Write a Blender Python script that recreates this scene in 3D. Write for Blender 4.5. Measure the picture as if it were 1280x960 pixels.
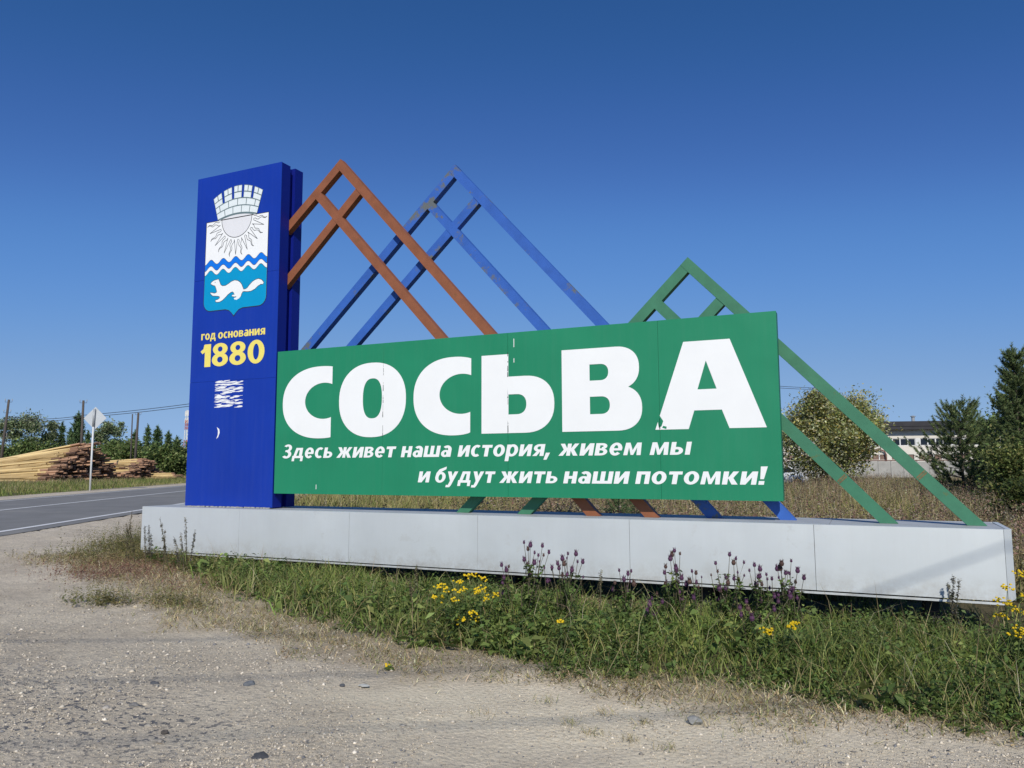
import bpy, math, random
import numpy as np
from mathutils import Matrix, Vector
from mathutils.geometry import tessellate_polygon

for o in list(bpy.data.objects):
    bpy.data.objects.remove(o, do_unlink=True)
SC = bpy.context.scene
COL = SC.collection
rng = np.random.default_rng(7)
random.seed(7)

# ------------------------------------------------------------------ camera
EYE = 1.6
CAM = np.array([0.0, -8.017, EYE])
FPX = 960.0
YAW, PITCH, ROLL = [math.radians(a) for a in (24.67, 6.03, -0.205)]
_f = np.array([-math.sin(YAW) * math.cos(PITCH), math.cos(YAW) * math.cos(PITCH), math.sin(PITCH)])
_r0 = np.array([math.cos(YAW), math.sin(YAW), 0.0])
_u0 = np.cross(_r0, _f)
_r = math.cos(ROLL) * _r0 + math.sin(ROLL) * _u0
_u = -math.sin(ROLL) * _r0 + math.cos(ROLL) * _u0
cam = bpy.data.cameras.new('camera')
cam.sensor_width = 36.0
cam.lens = 36.0 * FPX / 1280.0
cam.clip_start = 0.05
cam.clip_end = 4000.0
camo = bpy.data.objects.new('camera', cam)
COL.objects.link(camo)
M = Matrix(((_r[0], _u[0], -_f[0], CAM[0]), (_r[1], _u[1], -_f[1], CAM[1]), (_r[2], _u[2], -_f[2], CAM[2]), (0, 0, 0, 1)))
camo.matrix_world = M
SC.camera = camo

# ------------------------------------------------------------------ light
SUNV = np.array([0.46, -1.0, 0.82])
SUNV /= np.linalg.norm(SUNV)
SUN_EL = math.asin(SUNV[2])
w = bpy.data.worlds.new('World')
SC.world = w
w.use_nodes = True
nt = w.node_tree
sky = nt.nodes.new('ShaderNodeTexSky')
sky.sky_type = 'NISHITA'
sky.sun_disc = False
sky.sun_elevation = SUN_EL
sky.sun_rotation = math.atan2(SUNV[0], SUNV[1])
sky.altitude = 3000.0
sky.air_density = 1.0
sky.dust_density = 0.0
sky.ozone_density = 6.0
bg = nt.nodes['Background']
bg.inputs[1].default_value = 0.1
# the phone's tone response, the same for the whole dome: sky radiance x 0.1 -> display value per channel
_sc = nt.nodes.new('ShaderNodeVectorMath')
_sc.operation = 'SCALE'
_sc.inputs['Scale'].default_value = 0.1
_cv = nt.nodes.new('ShaderNodeRGBCurve')
for ch, pts in enumerate((((0.055, 0.027), (0.074, 0.047), (0.122, 0.102), (0.292, 0.231), (0.70, 0.305), (1.0, 0.36)),
                          ((0.112, 0.098), (0.156, 0.141), (0.25, 0.258), (0.55, 0.402), (0.965, 0.491), (1.0, 0.50)),
                          ((0.258, 0.301), (0.347, 0.418), (0.533, 0.617), (0.947, 0.694), (1.0, 0.73)))):
    c_ = _cv.mapping.curves[ch]
    c_.points[1].location = pts[-1]
    for q in pts[:-1]:
        c_.points.new(*q)
_cv.mapping.update()
_sc2 = nt.nodes.new('ShaderNodeVectorMath')
_sc2.operation = 'SCALE'
_sc2.inputs['Scale'].default_value = 10.0
nt.links.new(sky.outputs[0], _sc.inputs[0])
nt.links.new(_sc.outputs[0], _cv.inputs['Color'])
nt.links.new(_cv.outputs[0], _sc2.inputs[0])
nt.links.new(_sc2.outputs[0], bg.inputs[0])
sun = bpy.data.lights.new('sun', 'SUN')
sun.energy = 4.0
sun.angle = math.radians(0.53)
sun.color = (1.0, 0.955, 0.87)
suno = bpy.data.objects.new('sun', sun)
COL.objects.link(suno)
suno.rotation_euler = Vector(SUNV.tolist()).to_track_quat('Z', 'Y').to_euler()
SC.view_settings.view_transform = 'Standard'
SC.view_settings.look = 'None'
SC.view_settings.exposure = 0.0
SC.view_settings.gamma = 1.0


# ------------------------------------------------------------------ geometry helpers
def pray(px, py):
    return _f + (px - 640.0) / FPX * _r - (py - 480.0) / FPX * _u


def onY(px, py, Y=0.0):
    """photo pixel -> (x, z) on the vertical plane y = Y, parallel to the sign face"""
    d = pray(px, py)
    q = CAM + d * ((Y - CAM[1]) / d[1])
    return (float(q[0]), float(q[2]))


def atd(px, depth, py=None):
    """direction of a pixel taken to a forward distance; height set by the caller when py is None"""
    d = pray(px, 582.0 if py is None else py)
    return CAM + d * depth


ROAD_A = np.array([-13.48, 0.41])
ROAD_D = np.array([-0.513, 0.858])
ROAD_N = np.array([0.858, 0.513])      # towards the camera side


def road_u(x, y):
    return (np.asarray(x) - ROAD_A[0]) * ROAD_N[0] + (np.asarray(y) - ROAD_A[1]) * ROAD_N[1]


ROAD_Z = EYE - 1.10


def gz(x, y):
    """ground height"""
    u = road_u(x, y)
    up = np.maximum(u, 0.0)
    up = np.maximum(u - 0.6, 0.0)
    z = EYE - 1.10 - 0.008 - 0.47 * (1 - np.exp(-up / 5.6))
    z = np.where(u < -8.0, EYE - 1.108 - 0.13 * np.minimum((-u - 8.0) / 6.0, 1.0), z)
    return z


def gpt(px, py):
    d = pray(px, py)
    z = 0.2
    for _ in range(12):
        t = (z - CAM[2]) / d[2]
        q = CAM + d * t
        z = float(gz(q[0], q[1]))
    return np.array([q[0], q[1], z])


# ------------------------------------------------------------------ materials
def _new(name):
    m = bpy.data.materials.new(name)
    m.use_nodes = True
    n = m.node_tree.nodes
    return m, n, m.node_tree.links, n['Principled BSDF']


def mat(name, col, rough=0.6, var=0.12, scale=3.0, bump=0.0, bscale=60.0, col2=None, patch=None, metallic=0.0, spec=0.5, stretch=None):
    m, n, l, p = _new(name)
    p.inputs['Roughness'].default_value = rough
    p.inputs['Metallic'].default_value = metallic
    p.inputs['Specular IOR Level'].default_value = spec
    tc = n.new('ShaderNodeTexCoord')
    src = tc.outputs['Object']
    if stretch:
        mp = n.new('ShaderNodeMapping')
        mp.inputs['Scale'].default_value = stretch
        l.new(src, mp.inputs[0])
        src = mp.outputs[0]
    nz = n.new('ShaderNodeTexNoise')
    nz.inputs['Scale'].default_value = scale
    nz.inputs['Detail'].default_value = 6.0
    nz.inputs['Roughness'].default_value = 0.62
    l.new(src, nz.inputs['Vector'])
    r = n.new('ShaderNodeValToRGB')
    c2 = col2 if col2 else tuple(c * (1 + var) for c in col)
    c1 = tuple(c * (1 - var) for c in col) if not col2 else col
    r.color_ramp.elements[0].position = 0.3
    r.color_ramp.elements[1].position = 0.72
    r.color_ramp.elements[0].color = (*c1, 1)
    r.color_ramp.elements[1].color = (*c2, 1)
    l.new(nz.outputs['Fac'], r.inputs[0])
    out = r.outputs[0]
    if patch:   # (colour, threshold, scale): worn or stained patches
        pc, th, ps = patch
        nz2 = n.new('ShaderNodeTexNoise')
        nz2.inputs['Scale'].default_value = ps
        nz2.inputs['Detail'].default_value = 5.0
        nz2.inputs['Roughness'].default_value = 0.7
        l.new(src, nz2.inputs['Vector'])
        r2 = n.new('ShaderNodeValToRGB')
        r2.color_ramp.elements[0].position = th
        r2.color_ramp.elements[1].position = min(th + 0.06, 1)
        l.new(nz2.outputs['Fac'], r2.inputs[0])
        mx = n.new('ShaderNodeMixRGB')
        l.new(r2.outputs[0], mx.inputs[0])
        l.new(out, mx.inputs[1])
        mx.inputs[2].default_value = (*pc, 1)
        out = mx.outputs[0]
    l.new(out, p.inputs['Base Color'])
    if bump > 0:
        nb = n.new('ShaderNodeTexNoise')
        nb.inputs['Scale'].default_value = bscale
        nb.inputs['Detail'].default_value = 4.0
        l.new(src, nb.inputs['Vector'])
        b = n.new('ShaderNodeBump')
        b.inputs['Strength'].default_value = bump
        b.inputs['Distance'].default_value = 0.02
        l.new(nb.outputs['Fac'], b.inputs['Height'])
        l.new(b.outputs[0], p.inputs['Normal'])
    return m


def leafmat(name, transl=0.3, rough=0.6):
    m, n, l, p = _new(name)
    a = n.new('ShaderNodeAttribute')
    a.attribute_name = 'Col'
    l.new(a.outputs['Color'], p.inputs['Base Color'])
    p.inputs['Roughness'].default_value = rough
    p.inputs['Specular IOR Level'].default_value = 0.25
    t = n.new('ShaderNodeBsdfTranslucent')
    l.new(a.outputs['Color'], t.inputs['Color'])
    mx = n.new('ShaderNodeMixShader')
    mx.inputs[0].default_value = transl
    l.new(p.outputs[0], mx.inputs[1])
    l.new(t.outputs[0], mx.inputs[2])
    l.new(mx.outputs[0], n['Material Output'].inputs[0])
    return m


MT = {}
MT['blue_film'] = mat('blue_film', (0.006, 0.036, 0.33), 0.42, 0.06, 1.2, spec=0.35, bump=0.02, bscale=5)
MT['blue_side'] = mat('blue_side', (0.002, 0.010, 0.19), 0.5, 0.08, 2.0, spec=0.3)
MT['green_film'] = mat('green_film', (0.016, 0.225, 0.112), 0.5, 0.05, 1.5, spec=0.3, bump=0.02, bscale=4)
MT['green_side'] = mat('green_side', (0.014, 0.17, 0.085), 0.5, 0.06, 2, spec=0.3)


def weather(m, streak=0.10, tone=(0.35, 0.33, 0.30), buckle=0.0, splash=None):
    """vertical rain streaks and dust, sheet buckling, and mud splashed up from the ground (z range)"""
    n, l = m.node_tree.nodes, m.node_tree.links
    p = n['Principled BSDF']
    src = p.inputs['Base Color'].links[0].from_socket
    tc = n.new('ShaderNodeTexCoord')
    mp = n.new('ShaderNodeMapping')
    mp.inputs['Scale'].default_value = (9.0, 9.0, 0.45)
    l.new(tc.outputs['Object'], mp.inputs[0])
    z = n.new('ShaderNodeTexNoise')
    z.inputs['Scale'].default_value = 1.6
    z.inputs['Detail'].default_value = 7
    z.inputs['Roughness'].default_value = 0.7
    l.new(mp.outputs[0], z.inputs['Vector'])
    r = n.new('ShaderNodeValToRGB')
    r.color_ramp.elements[0].position = 0.45
    r.color_ramp.elements[1].position = 0.80
    r.color_ramp.elements[0].color = (0, 0, 0, 1)
    r.color_ramp.elements[1].color = (streak * 2, streak * 2, streak * 2, 1)
    l.new(z.outputs['Fac'], r.inputs[0])
    mx = n.new('ShaderNodeMixRGB')
    l.new(r.outputs[0], mx.inputs[0])
    l.new(src, mx.inputs[1])
    mx.inputs[2].default_value = (*tone, 1)
    out = mx.outputs[0]
    if splash:
        sp = n.new('ShaderNodeSeparateXYZ')
        l.new(tc.outputs['Object'], sp.inputs[0])
        mr = n.new('ShaderNodeMapRange')
        mr.inputs['From Min'].default_value = splash[1]
        mr.inputs['From Max'].default_value = splash[0]
        l.new(sp.outputs['Z'], mr.inputs['Value'])
        z2 = n.new('ShaderNodeTexNoise')
        z2.inputs['Scale'].default_value = 7
        z2.inputs['Detail'].default_value = 8
        z2.inputs['Roughness'].default_value = 0.75
        l.new(tc.outputs['Object'], z2.inputs['Vector'])
        r2 = n.new('ShaderNodeValToRGB')
        r2.color_ramp.elements[0].position = 0.40
        r2.color_ramp.elements[1].position = 0.68
        l.new(z2.outputs['Fac'], r2.inputs[0])
        mu = n.new('ShaderNodeMath')
        mu.operation = 'MULTIPLY'
        l.new(mr.outputs[0], mu.inputs[0])
        l.new(r2.outputs[0], mu.inputs[1])
        mu2 = n.new('ShaderNodeMath')
        mu2.operation = 'MULTIPLY'
        mu2.inputs[1].default_value = 0.55
        l.new(mu.outputs[0], mu2.inputs[0])
        m2 = n.new('ShaderNodeMixRGB')
        l.new(mu2.outputs[0], m2.inputs[0])
        l.new(out, m2.inputs[1])
        m2.inputs[2].default_value = (0.36, 0.32, 0.26, 1)
        out = m2.outputs[0]
    l.new(out, p.inputs['Base Color'])
    if buckle:
        nb = n.new('ShaderNodeTexNoise')
        nb.inputs['Scale'].default_value = 1.1
        nb.inputs['Detail'].default_value = 1.5
        l.new(tc.outputs['Object'], nb.inputs['Vector'])
        b = n.new('ShaderNodeBump')
        b.inputs['Strength'].default_value = 1.0
        b.inputs['Distance'].default_value = buckle
        l.new(nb.outputs['Fac'], b.inputs['Height'])
        l.new(b.outputs[0], p.inputs['Normal'])


weather(MT['blue_film'], 0.035, (0.10, 0.14, 0.36), 0.035)
weather(MT['green_film'], 0.05, (0.11, 0.27, 0.19), 0.035)
MT['white_film'] = mat('white_film', (0.84, 0.85, 0.84), 0.5, 0.02, 3, spec=0.3)
MT['yellow_film'] = mat('yellow_film', (0.83, 0.70, 0.16), 0.5, 0.04, 6, spec=0.3)
MT['wave_blue'] = mat('wave_blue', (0.004, 0.17, 0.72), 0.5, 0.04, 6, spec=0.3)
MT['water_cyan'] = mat('water_cyan', (0.0, 0.29, 0.55), 0.5, 0.04, 6, spec=0.3)
MT['line_dark'] = mat('line_dark', (0.03, 0.035, 0.04), 0.6, 0.1, 6)
MT['mortar_grey'] = mat('mortar_grey', (0.13, 0.19, 0.20), 0.6, 0.1, 6)
MT['brick_white'] = mat('brick_white', (0.74, 0.80, 0.80), 0.5, 0.04, 9)
MT['sun_grey'] = mat('sun_grey', (0.74, 0.74, 0.75), 0.5, 0.03, 6)
MT['orange_paint'] = mat('orange_paint', (0.245, 0.088, 0.040), 0.55, 0.15, 7, bump=0.04, bscale=25, patch=((0.20, 0.085, 0.035), 0.60, 4.0), spec=0.35)
MT['blue_paint'] = mat('blue_paint', (0.034, 0.115, 0.42), 0.55, 0.12, 6, bump=0.02, bscale=12, patch=((0.12, 0.135, 0.14), 0.555, 2.6), spec=0.35)
MT['green_paint'] = mat('green_paint', (0.048, 0.185, 0.105), 0.55, 0.12, 6, bump=0.04, bscale=25, patch=((0.10, 0.15, 0.06), 0.66, 5.0), spec=0.35)
MT['base_white'] = mat('base_white', (0.68, 0.715, 0.715), 0.58, 0.05, 1.2, bump=0.04, bscale=2.0, patch=((0.645, 0.67, 0.66), 0.62, 3.0), spec=0.6, metallic=0.45)
weather(MT['base_white'], 0.06, (0.50, 0.50, 0.47), 0.03, (0.43, 0.66))
MT['base_top'] = mat('base_top', (0.40, 0.42, 0.43), 0.6, 0.12, 6, bump=0.1, patch=((0.30, 0.30, 0.28), 0.62, 7.0))
MT['seal_grey'] = mat('seal_grey', (0.34, 0.34, 0.31), 0.8, 0.4, 60)
MT['dark_steel'] = mat('dark_steel', (0.03, 0.028, 0.026), 0.7, 0.3, 5)
MT['rust_steel'] = mat('rust_steel', (0.10, 0.06, 0.04), 0.8, 0.4, 8)
MT['galv'] = mat('galv', (0.36, 0.38, 0.39), 0.5, 0.08, 5, metallic=0.2)
MT['sign_back'] = mat('sign_back', (0.50, 0.53, 0.55), 0.5, 0.06, 2)
MT['post_white'] = mat('post_white', (0.62, 0.63, 0.62), 0.6, 0.06, 4)
MT['pole_wood'] = mat('pole_wood', (0.085, 0.072, 0.062), 0.9, 0.3, 4, bump=0.3, stretch=(6, 6, 0.5))
MT['wire'] = mat('wire', (0.03, 0.03, 0.035), 0.7, 0.1, 1)
MT['log_side'] = mat('log_side', (0.58, 0.43, 0.20), 0.85, 0.0, 1.3, col2=(0.74, 0.60, 0.34), bump=0.2, patch=((0.22, 0.13, 0.07), 0.66, 1.0))
MT['log_dark'] = mat('log_dark', (0.09, 0.055, 0.042), 0.9, 0.0, 3.0, col2=(0.36, 0.25, 0.17), bump=0.3, bscale=10)
for _nm, _lo, _hi in (('log_side', (0.45, 0.38, 0.30), (1.22, 1.20, 1.14)), ('log_dark', (0.40, 0.33, 0.32), (2.3, 2.0, 1.75))):
    _m = MT[_nm]
    _n, _l = _m.node_tree.nodes, _m.node_tree.links
    _p = _n['Principled BSDF']
    _src = _p.inputs['Base Color'].links[0].from_socket
    _oi = _n.new('ShaderNodeObjectInfo')
    _rp = _n.new('ShaderNodeValToRGB')
    _rp.color_ramp.elements[0].color = (*_lo, 1)
    _rp.color_ramp.elements[1].color = (*_hi, 1)
    _mx = _n.new('ShaderNodeMixRGB')
    _mx.blend_type = 'MULTIPLY'
    _mx.inputs[0].default_value = 1.0
    _l.new(_oi.outputs['Random'], _rp.inputs[0])
    _l.new(_src, _mx.inputs[1])
    _l.new(_rp.outputs[0], _mx.inputs[2])
    _l.new(_mx.outputs[0], _p.inputs['Base Color'])
MT['asphalt'] = mat('asphalt', (0.190, 0.187, 0.178), 0.9, 0.14, 1.2, bump=0.25, bscale=90, patch=((0.235, 0.228, 0.21), 0.55, 0.35))
MT['road_paint'] = mat('road_paint', (0.72, 0.72, 0.70), 0.7, 0.12, 4, patch=((0.35, 0.35, 0.34), 0.66, 3.0))
MT['wall_white'] = mat('wall_white', (0.68, 0.64, 0.56), 0.85, 0.10, 0.5, bump=0.1, bscale=4, patch=((0.52, 0.48, 0.40), 0.62, 0.6))
MT['wall_brick'] = mat('wall_brick', (0.22, 0.14, 0.11), 0.9, 0.2, 1.0)
MT['roof_dark'] = mat('roof_dark', (0.035, 0.034, 0.038), 0.85, 0.2, 1.0)
MT['fence_concrete'] = mat('fence_concrete', (0.36, 0.35, 0.32), 0.9, 0.15, 1.2, patch=((0.26, 0.25, 0.23), 0.6, 1.0))
MT['glass_dark'] = mat('glass_dark', (0.012, 0.015, 0.02), 0.12, 0.2, 1.0)
MT['frame_white'] = mat('frame_white', (0.66, 0.66, 0.64), 0.6, 0.06, 3)
MT['pipe_red'] = mat('pipe_red', (0.16, 0.075, 0.055), 0.8, 0.2, 4)
MT['car_white'] = mat('car_white', (0.66, 0.68, 0.70), 0.25, 0.02, 2)
MT['tyre'] = mat('tyre', (0.02, 0.02, 0.02), 0.85, 0.2, 8)
MT['bark_dark'] = mat('bark_dark', (0.07, 0.055, 0.042), 0.95, 0.3, 6, bump=0.4, bscale=20)
MT['bark_birch'] = mat('bark_birch', (0.36, 0.34, 0.31), 0.9, 0.2, 4, patch=((0.05, 0.045, 0.04), 0.58, 5.0))
MT['leaf'] = leafmat('leaf', 0.28)
MT['needle'] = leafmat('needle', 0.08, 0.7)
MT['grass'] = leafmat('grass', 0.25)
MT['dry'] = leafmat('dry', 0.18, 0.8)
MT['stone'] = None


def stone_mat():
    m, n, l, p = _new('stone')
    a = n.new('ShaderNodeAttribute')
    a.attribute_name = 'Col'
    tc = n.new('ShaderNodeTexCoord')
    nz = n.new('ShaderNodeTexNoise')
    nz.inputs['Scale'].default_value = 40
    l.new(tc.outputs['Object'], nz.inputs['Vector'])
    r = n.new('ShaderNodeValToRGB')
    r.color_ramp.elements[0].color = (0.75, 0.75, 0.75, 1)
    r.color_ramp.elements[1].color = (1.2, 1.2, 1.2, 1)
    l.new(nz.outputs['Fac'], r.inputs[0])
    mx = n.new('ShaderNodeMixRGB')
    mx.blend_type = 'MULTIPLY'
    mx.inputs[0].default_value = 1
    l.new(a.outputs['Color'], mx.inputs[1])
    l.new(r.outputs[0], mx.inputs[2])
    l.new(mx.outputs[0], p.inputs['Base Color'])
    p.inputs['Roughness'].default_value = 0.9
    return m


MT['stone'] = stone_mat()


# ------------------------------------------------------------------ object helpers
def link(o, parent=None):
    COL.objects.link(o)
    if parent is not None:
        o.parent = parent
    return o


def mesh_obj(name, V, F, m, parent=None, smooth=False, cols=None, origin=None):
    V = np.asarray(V, dtype=np.float64).reshape(-1, 3)
    if origin is not None:
        V = V - np.asarray(origin)
    me = bpy.data.meshes.new(name)
    me.from_pydata(V.tolist(), [], [tuple(int(i) for i in f) for f in F])
    if cols is not None:
        at = me.attributes.new('Col', 'FLOAT_COLOR', 'POINT')
        c = np.ones((len(V), 4))
        c[:, :3] = cols
        at.data.foreach_set('color', c.ravel())
    if smooth:
        me.polygons.foreach_set('use_smooth', [True] * len(me.polygons))
    me.materials.append(m if not isinstance(m, str) else MT[m])
    me.update()
    o = bpy.data.objects.new(name, me)
    if origin is not None:
        o.location = tuple(float(c) for c in origin)
    return link(o, parent)


def big_mesh(name, V, loops, starts, m, cols=None, parent=None):
    """fast mesh: V (n,3), loops flat index array, starts = loop start of every polygon"""
    me = bpy.data.meshes.new(name)
    me.vertices.add(len(V))
    me.vertices.foreach_set('co', np.asarray(V, dtype=np.float32).ravel())
    me.loops.add(len(loops))
    me.loops.foreach_set('vertex_index', np.asarray(loops, dtype=np.int32))
    me.polygons.add(len(starts))
    me.polygons.foreach_set('loop_start', np.asarray(starts, dtype=np.int32))
    if cols is not None:
        at = me.attributes.new('Col', 'FLOAT_COLOR', 'POINT')
        c = np.ones((len(V), 4), dtype=np.float32)
        c[:, :3] = cols
        at.data.foreach_set('color', c.ravel())
    me.update(calc_edges=True)
    me.materials.append(MT[m] if isinstance(m, str) else m)
    o = bpy.data.objects.new(name, me)
    return link(o, parent)


def thing(name, loc, label, cat, group=None):
    o = bpy.data.objects.new(name, None)
    o.empty_display_size = 0.2
    o.location = tuple(float(c) for c in loc)
    return tag(link(o), label, cat, group)


def tag(o, label, cat=None, group=None):
    o['label'] = label
    if cat:
        o['category'] = cat
    if group:
        o['group'] = group
    return o


def kind(o, k):
    o['kind'] = k
    return o


class MB:
    def __init__(self):
        self.v = []
        self.f = []

    def add(self, V, F):
        b = len(self.v)
        self.v += [tuple(map(float, p)) for p in V]
        self.f += [tuple(i + b for i in f) for f in F]
        return self

    def box(self, x0, y0, z0, x1, y1, z1):
        V = [(x0, y0, z0), (x1, y0, z0), (x1, y1, z0), (x0, y1, z0), (x0, y0, z1), (x1, y0, z1), (x1, y1, z1), (x0, y1, z1)]
        return self.add(V, [(0, 3, 2, 1), (4, 5, 6, 7), (0, 1, 5, 4), (1, 2, 6, 5), (2, 3, 7, 6), (3, 0, 4, 7)])

    def prism_y(self, poly, y0, y1):
        """polygon in (x,z), extruded from y0 (front) to y1 (back); any simple polygon"""
        n = len(poly)
        V = [(p[0], y0, p[1]) for p in poly] + [(p[0], y1, p[1]) for p in poly]
        tris = tessellate_polygon([[Vector((p[0], p[1], 0)) for p in poly]])
        F = []
        for t in tris:
            a, b, c = [poly[i] for i in t]
            ar = (b[0] - a[0]) * (c[1] - a[1]) - (b[1] - a[1]) * (c[0] - a[0])
            t = tuple(t) if ar > 0 else tuple(reversed(t))
            F.append(t)                                  # front normal -y
            F.append(tuple(i + n for i in reversed(t)))
        area = sum(poly[i][0] * poly[(i + 1) % n][1] - poly[(i + 1) % n][0] * poly[i][1] for i in range(n))
        for i in range(n):
            j = (i + 1) % n
            F.append((i, i + n, j + n, j) if area > 0 else (i, j, j + n, i + n))
        return self.add(V, F)

    def strip_y(self, outer, inner, y0, y1):
        """band between two equally long polylines in (x,z), extruded in y"""
        n = len(outer)
        for i in range(n - 1):
            q = [outer[i], outer[i + 1], inner[i + 1], inner[i]]
            ar = sum(q[k][0] * q[(k + 1) % 4][1] - q[(k + 1) % 4][0] * q[k][1] for k in range(4))
            if ar < 0:
                q = q[::-1]
            V = [(p[0], y0, p[1]) for p in q] + [(p[0], y1, p[1]) for p in q]
            self.add(V, [(0, 1, 2, 3), (4, 7, 6, 5), (0, 4, 5, 1), (2, 6, 7, 3)])
        return self

    def tube(self, pts, rad, seg=8, cap=True):
        pts = [np.asarray(p, float) for p in pts]
        if not hasattr(rad, '__len__'):
            rad = [rad] * len(pts)
        b = len(self.v)
        for i, p in enumerate(pts):
            d = pts[min(i + 1, len(pts) - 1)] - pts[max(i - 1, 0)]
            d = d / (np.linalg.norm(d) + 1e-9)
            a = np.cross(d, (0, 0, 1.0)) if abs(d[2]) < 0.95 else np.cross(d, (1.0, 0, 0))
            a /= np.linalg.norm(a)
            c = np.cross(d, a)
            for k in range(seg):
                t = 2 * math.pi * k / seg
                self.v.append(tuple(p + rad[i] * (math.cos(t) * a + math.sin(t) * c)))
        for i in range(len(pts) - 1):
            for k in range(seg):
                k2 = (k + 1) % seg
                self.f.append((b + i * seg + k, b + i * seg + k2, b + (i + 1) * seg + k2, b + (i + 1) * seg + k))
        if cap:
            self.f.append(tuple(b + k for k in reversed(range(seg))))
            e = b + (len(pts) - 1) * seg
            self.f.append(tuple(e + k for k in range(seg)))
        return self

    def build(self, name, m, parent=None, smooth=False, cols=None, origin=None):
        return mesh_obj(name, self.v, self.f, m, parent, smooth, cols, origin)


def clip_poly(poly, a, n):
    """keep the part of a convex polygon where (p-a).n >= 0"""
    out = []
    for i in range(len(poly)):
        p, q = np.array(poly[i]), np.array(poly[(i + 1) % len(poly)])
        dp, dq = np.dot(p - a, n), np.dot(q - a, n)
        if dp >= 0:
            out.append(tuple(p))
        if (dp >= 0) != (dq >= 0):
            t = dp / (dp - dq)
            out.append(tuple(p + t * (q - p)))
    return out


# ================================================================== SETTING
# ------------------------------------------------------------------ ground zones
gfront_px = [(178, 694), (215, 718), (270, 746), (330, 768), (420, 796), (500, 812), (560, 822), (640, 840), (700, 856), (800, 858), (950, 866), (1050, 902), (1280, 938)]
dfront_px = [(92, 712), (125, 762), (220, 792), (300, 806), (420, 832), (500, 852), (600, 856), (700, 874), (830, 886), (960, 908), (1050, 920), (1280, 948)]
GF = np.array([gpt(*p) for p in gfront_px])
DF = np.array([gpt(*p) for p in dfront_px])
GF = GF[np.argsort(GF[:, 0])]
DF = DF[np.argsort(DF[:, 0])]
BASE_L, BASE_R, BASE_F, BASE_B = -9.355, 1.034, -0.21, 0.74


def hashn(x, y, s):
    """smooth value noise, about -1..1"""
    x = np.asarray(x) / s
    y = np.asarray(y) / s
    xi, yi = np.floor(x), np.floor(y)
    fx, fy = x - xi, y - yi
    fx = fx * fx * (3 - 2 * fx)
    fy = fy * fy * (3 - 2 * fy)

    def h(a, b):
        v = np.sin(a * 127.1 + b * 311.7 + s * 17.3) * 43758.5453
        return (v - np.floor(v)) * 2 - 1
    return (h(xi, yi) * (1 - fx) + h(xi + 1, yi) * fx) * (1 - fy) + (h(xi, yi + 1) * (1 - fx) + h(xi + 1, yi + 1) * fx) * fy


def zones(x, y):
    """green cover and dry cover, 0..1, on the camera side of the road"""
    x = np.asarray(x, float)
    y = np.asarray(y, float)
    wob = 0.16 * hashn(x, y, 0.55) + 0.10 * hashn(x + 9, y, 0.2)
    yg = np.interp(x, GF[:, 0], GF[:, 1])
    yd = np.interp(x, DF[:, 0], DF[:, 1])
    left = np.clip((x + 9.75 + 0.35 * wob) / 0.35, 0, 1)
    g = np.clip((y - yg + wob) / 0.30, 0, 1) * left
    leftd = np.clip((x + 10.7 + wob) / 0.7, 0, 1)
    d = np.clip((y - yd + wob * 1.3) / 0.35, 0, 1) * leftd
    u = road_u(x, y)
    beh = y > 0.2
    lim = np.clip((u - 2.6 + wob) / 0.8, 0, 1)
    g = np.where(beh, lim * g, g)
    d = np.where(beh, np.clip((u - 1.9 + wob) / 0.8, 0, 1) * np.where(x > -11.5, 1, 1), d)
    g = np.where(beh & (y > 0.9), lim, g)
    far = u < -8.6
    g = np.where(far, np.clip((-u - 8.6 + wob) / 0.7, 0, 1), g)
    d = np.where(far, g, d)
    return g, d


def axis(segs):
    out = []
    for a, b, st in segs:
        out += list(np.arange(a, b, st))
    out.append(segs[-1][1])
    return np.array(out)


gx = axis([(-900, -200, 70), (-200, -40, 8), (-40, -14, 0.6), (-14, 4, 0.13), (4, 20, 0.9), (20, 120, 8), (120, 900, 70)])
gy = axis([(-200, -20, 15), (-20, -8, 0.9), (-8, 4, 0.13), (4, 16, 0.6), (16, 60, 2.5), (60, 200, 10), (200, 1500, 90)])
GX, GY = np.meshgrid(gx, gy)
GZ = gz(GX, GY)
gg, dd = zones(GX, GY)
near = (np.abs(GX + 5) < 12) & (GY > -9) & (GY < 5)
u_ = road_u(GX, GY)


def surf(x, y, g_, d_):
    """height of the uneven ground surface"""
    u = road_u(x, y)
    rg = np.where(u > 0.5, 1, 0) * (0.010 * hashn(x, y, 0.3) + 0.016 * hashn(x, y, 0.9) + 0.02 * hashn(x, y, 2.4))
    return gz(x, y) + rg * (1 - 0.4 * g_) + 0.03 * d_ * (u > 0.5)


GZ = surf(GX, GY, gg, dd)
ny, nx = GX.shape
V = np.stack([GX, GY, GZ], -1).reshape(-1, 3)
ii = (np.arange(ny - 1)[:, None] * nx + np.arange(nx - 1)[None, :]).ravel()
quads = np.stack([ii, ii + 1, ii + 1 + nx, ii + nx], 1)


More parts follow.
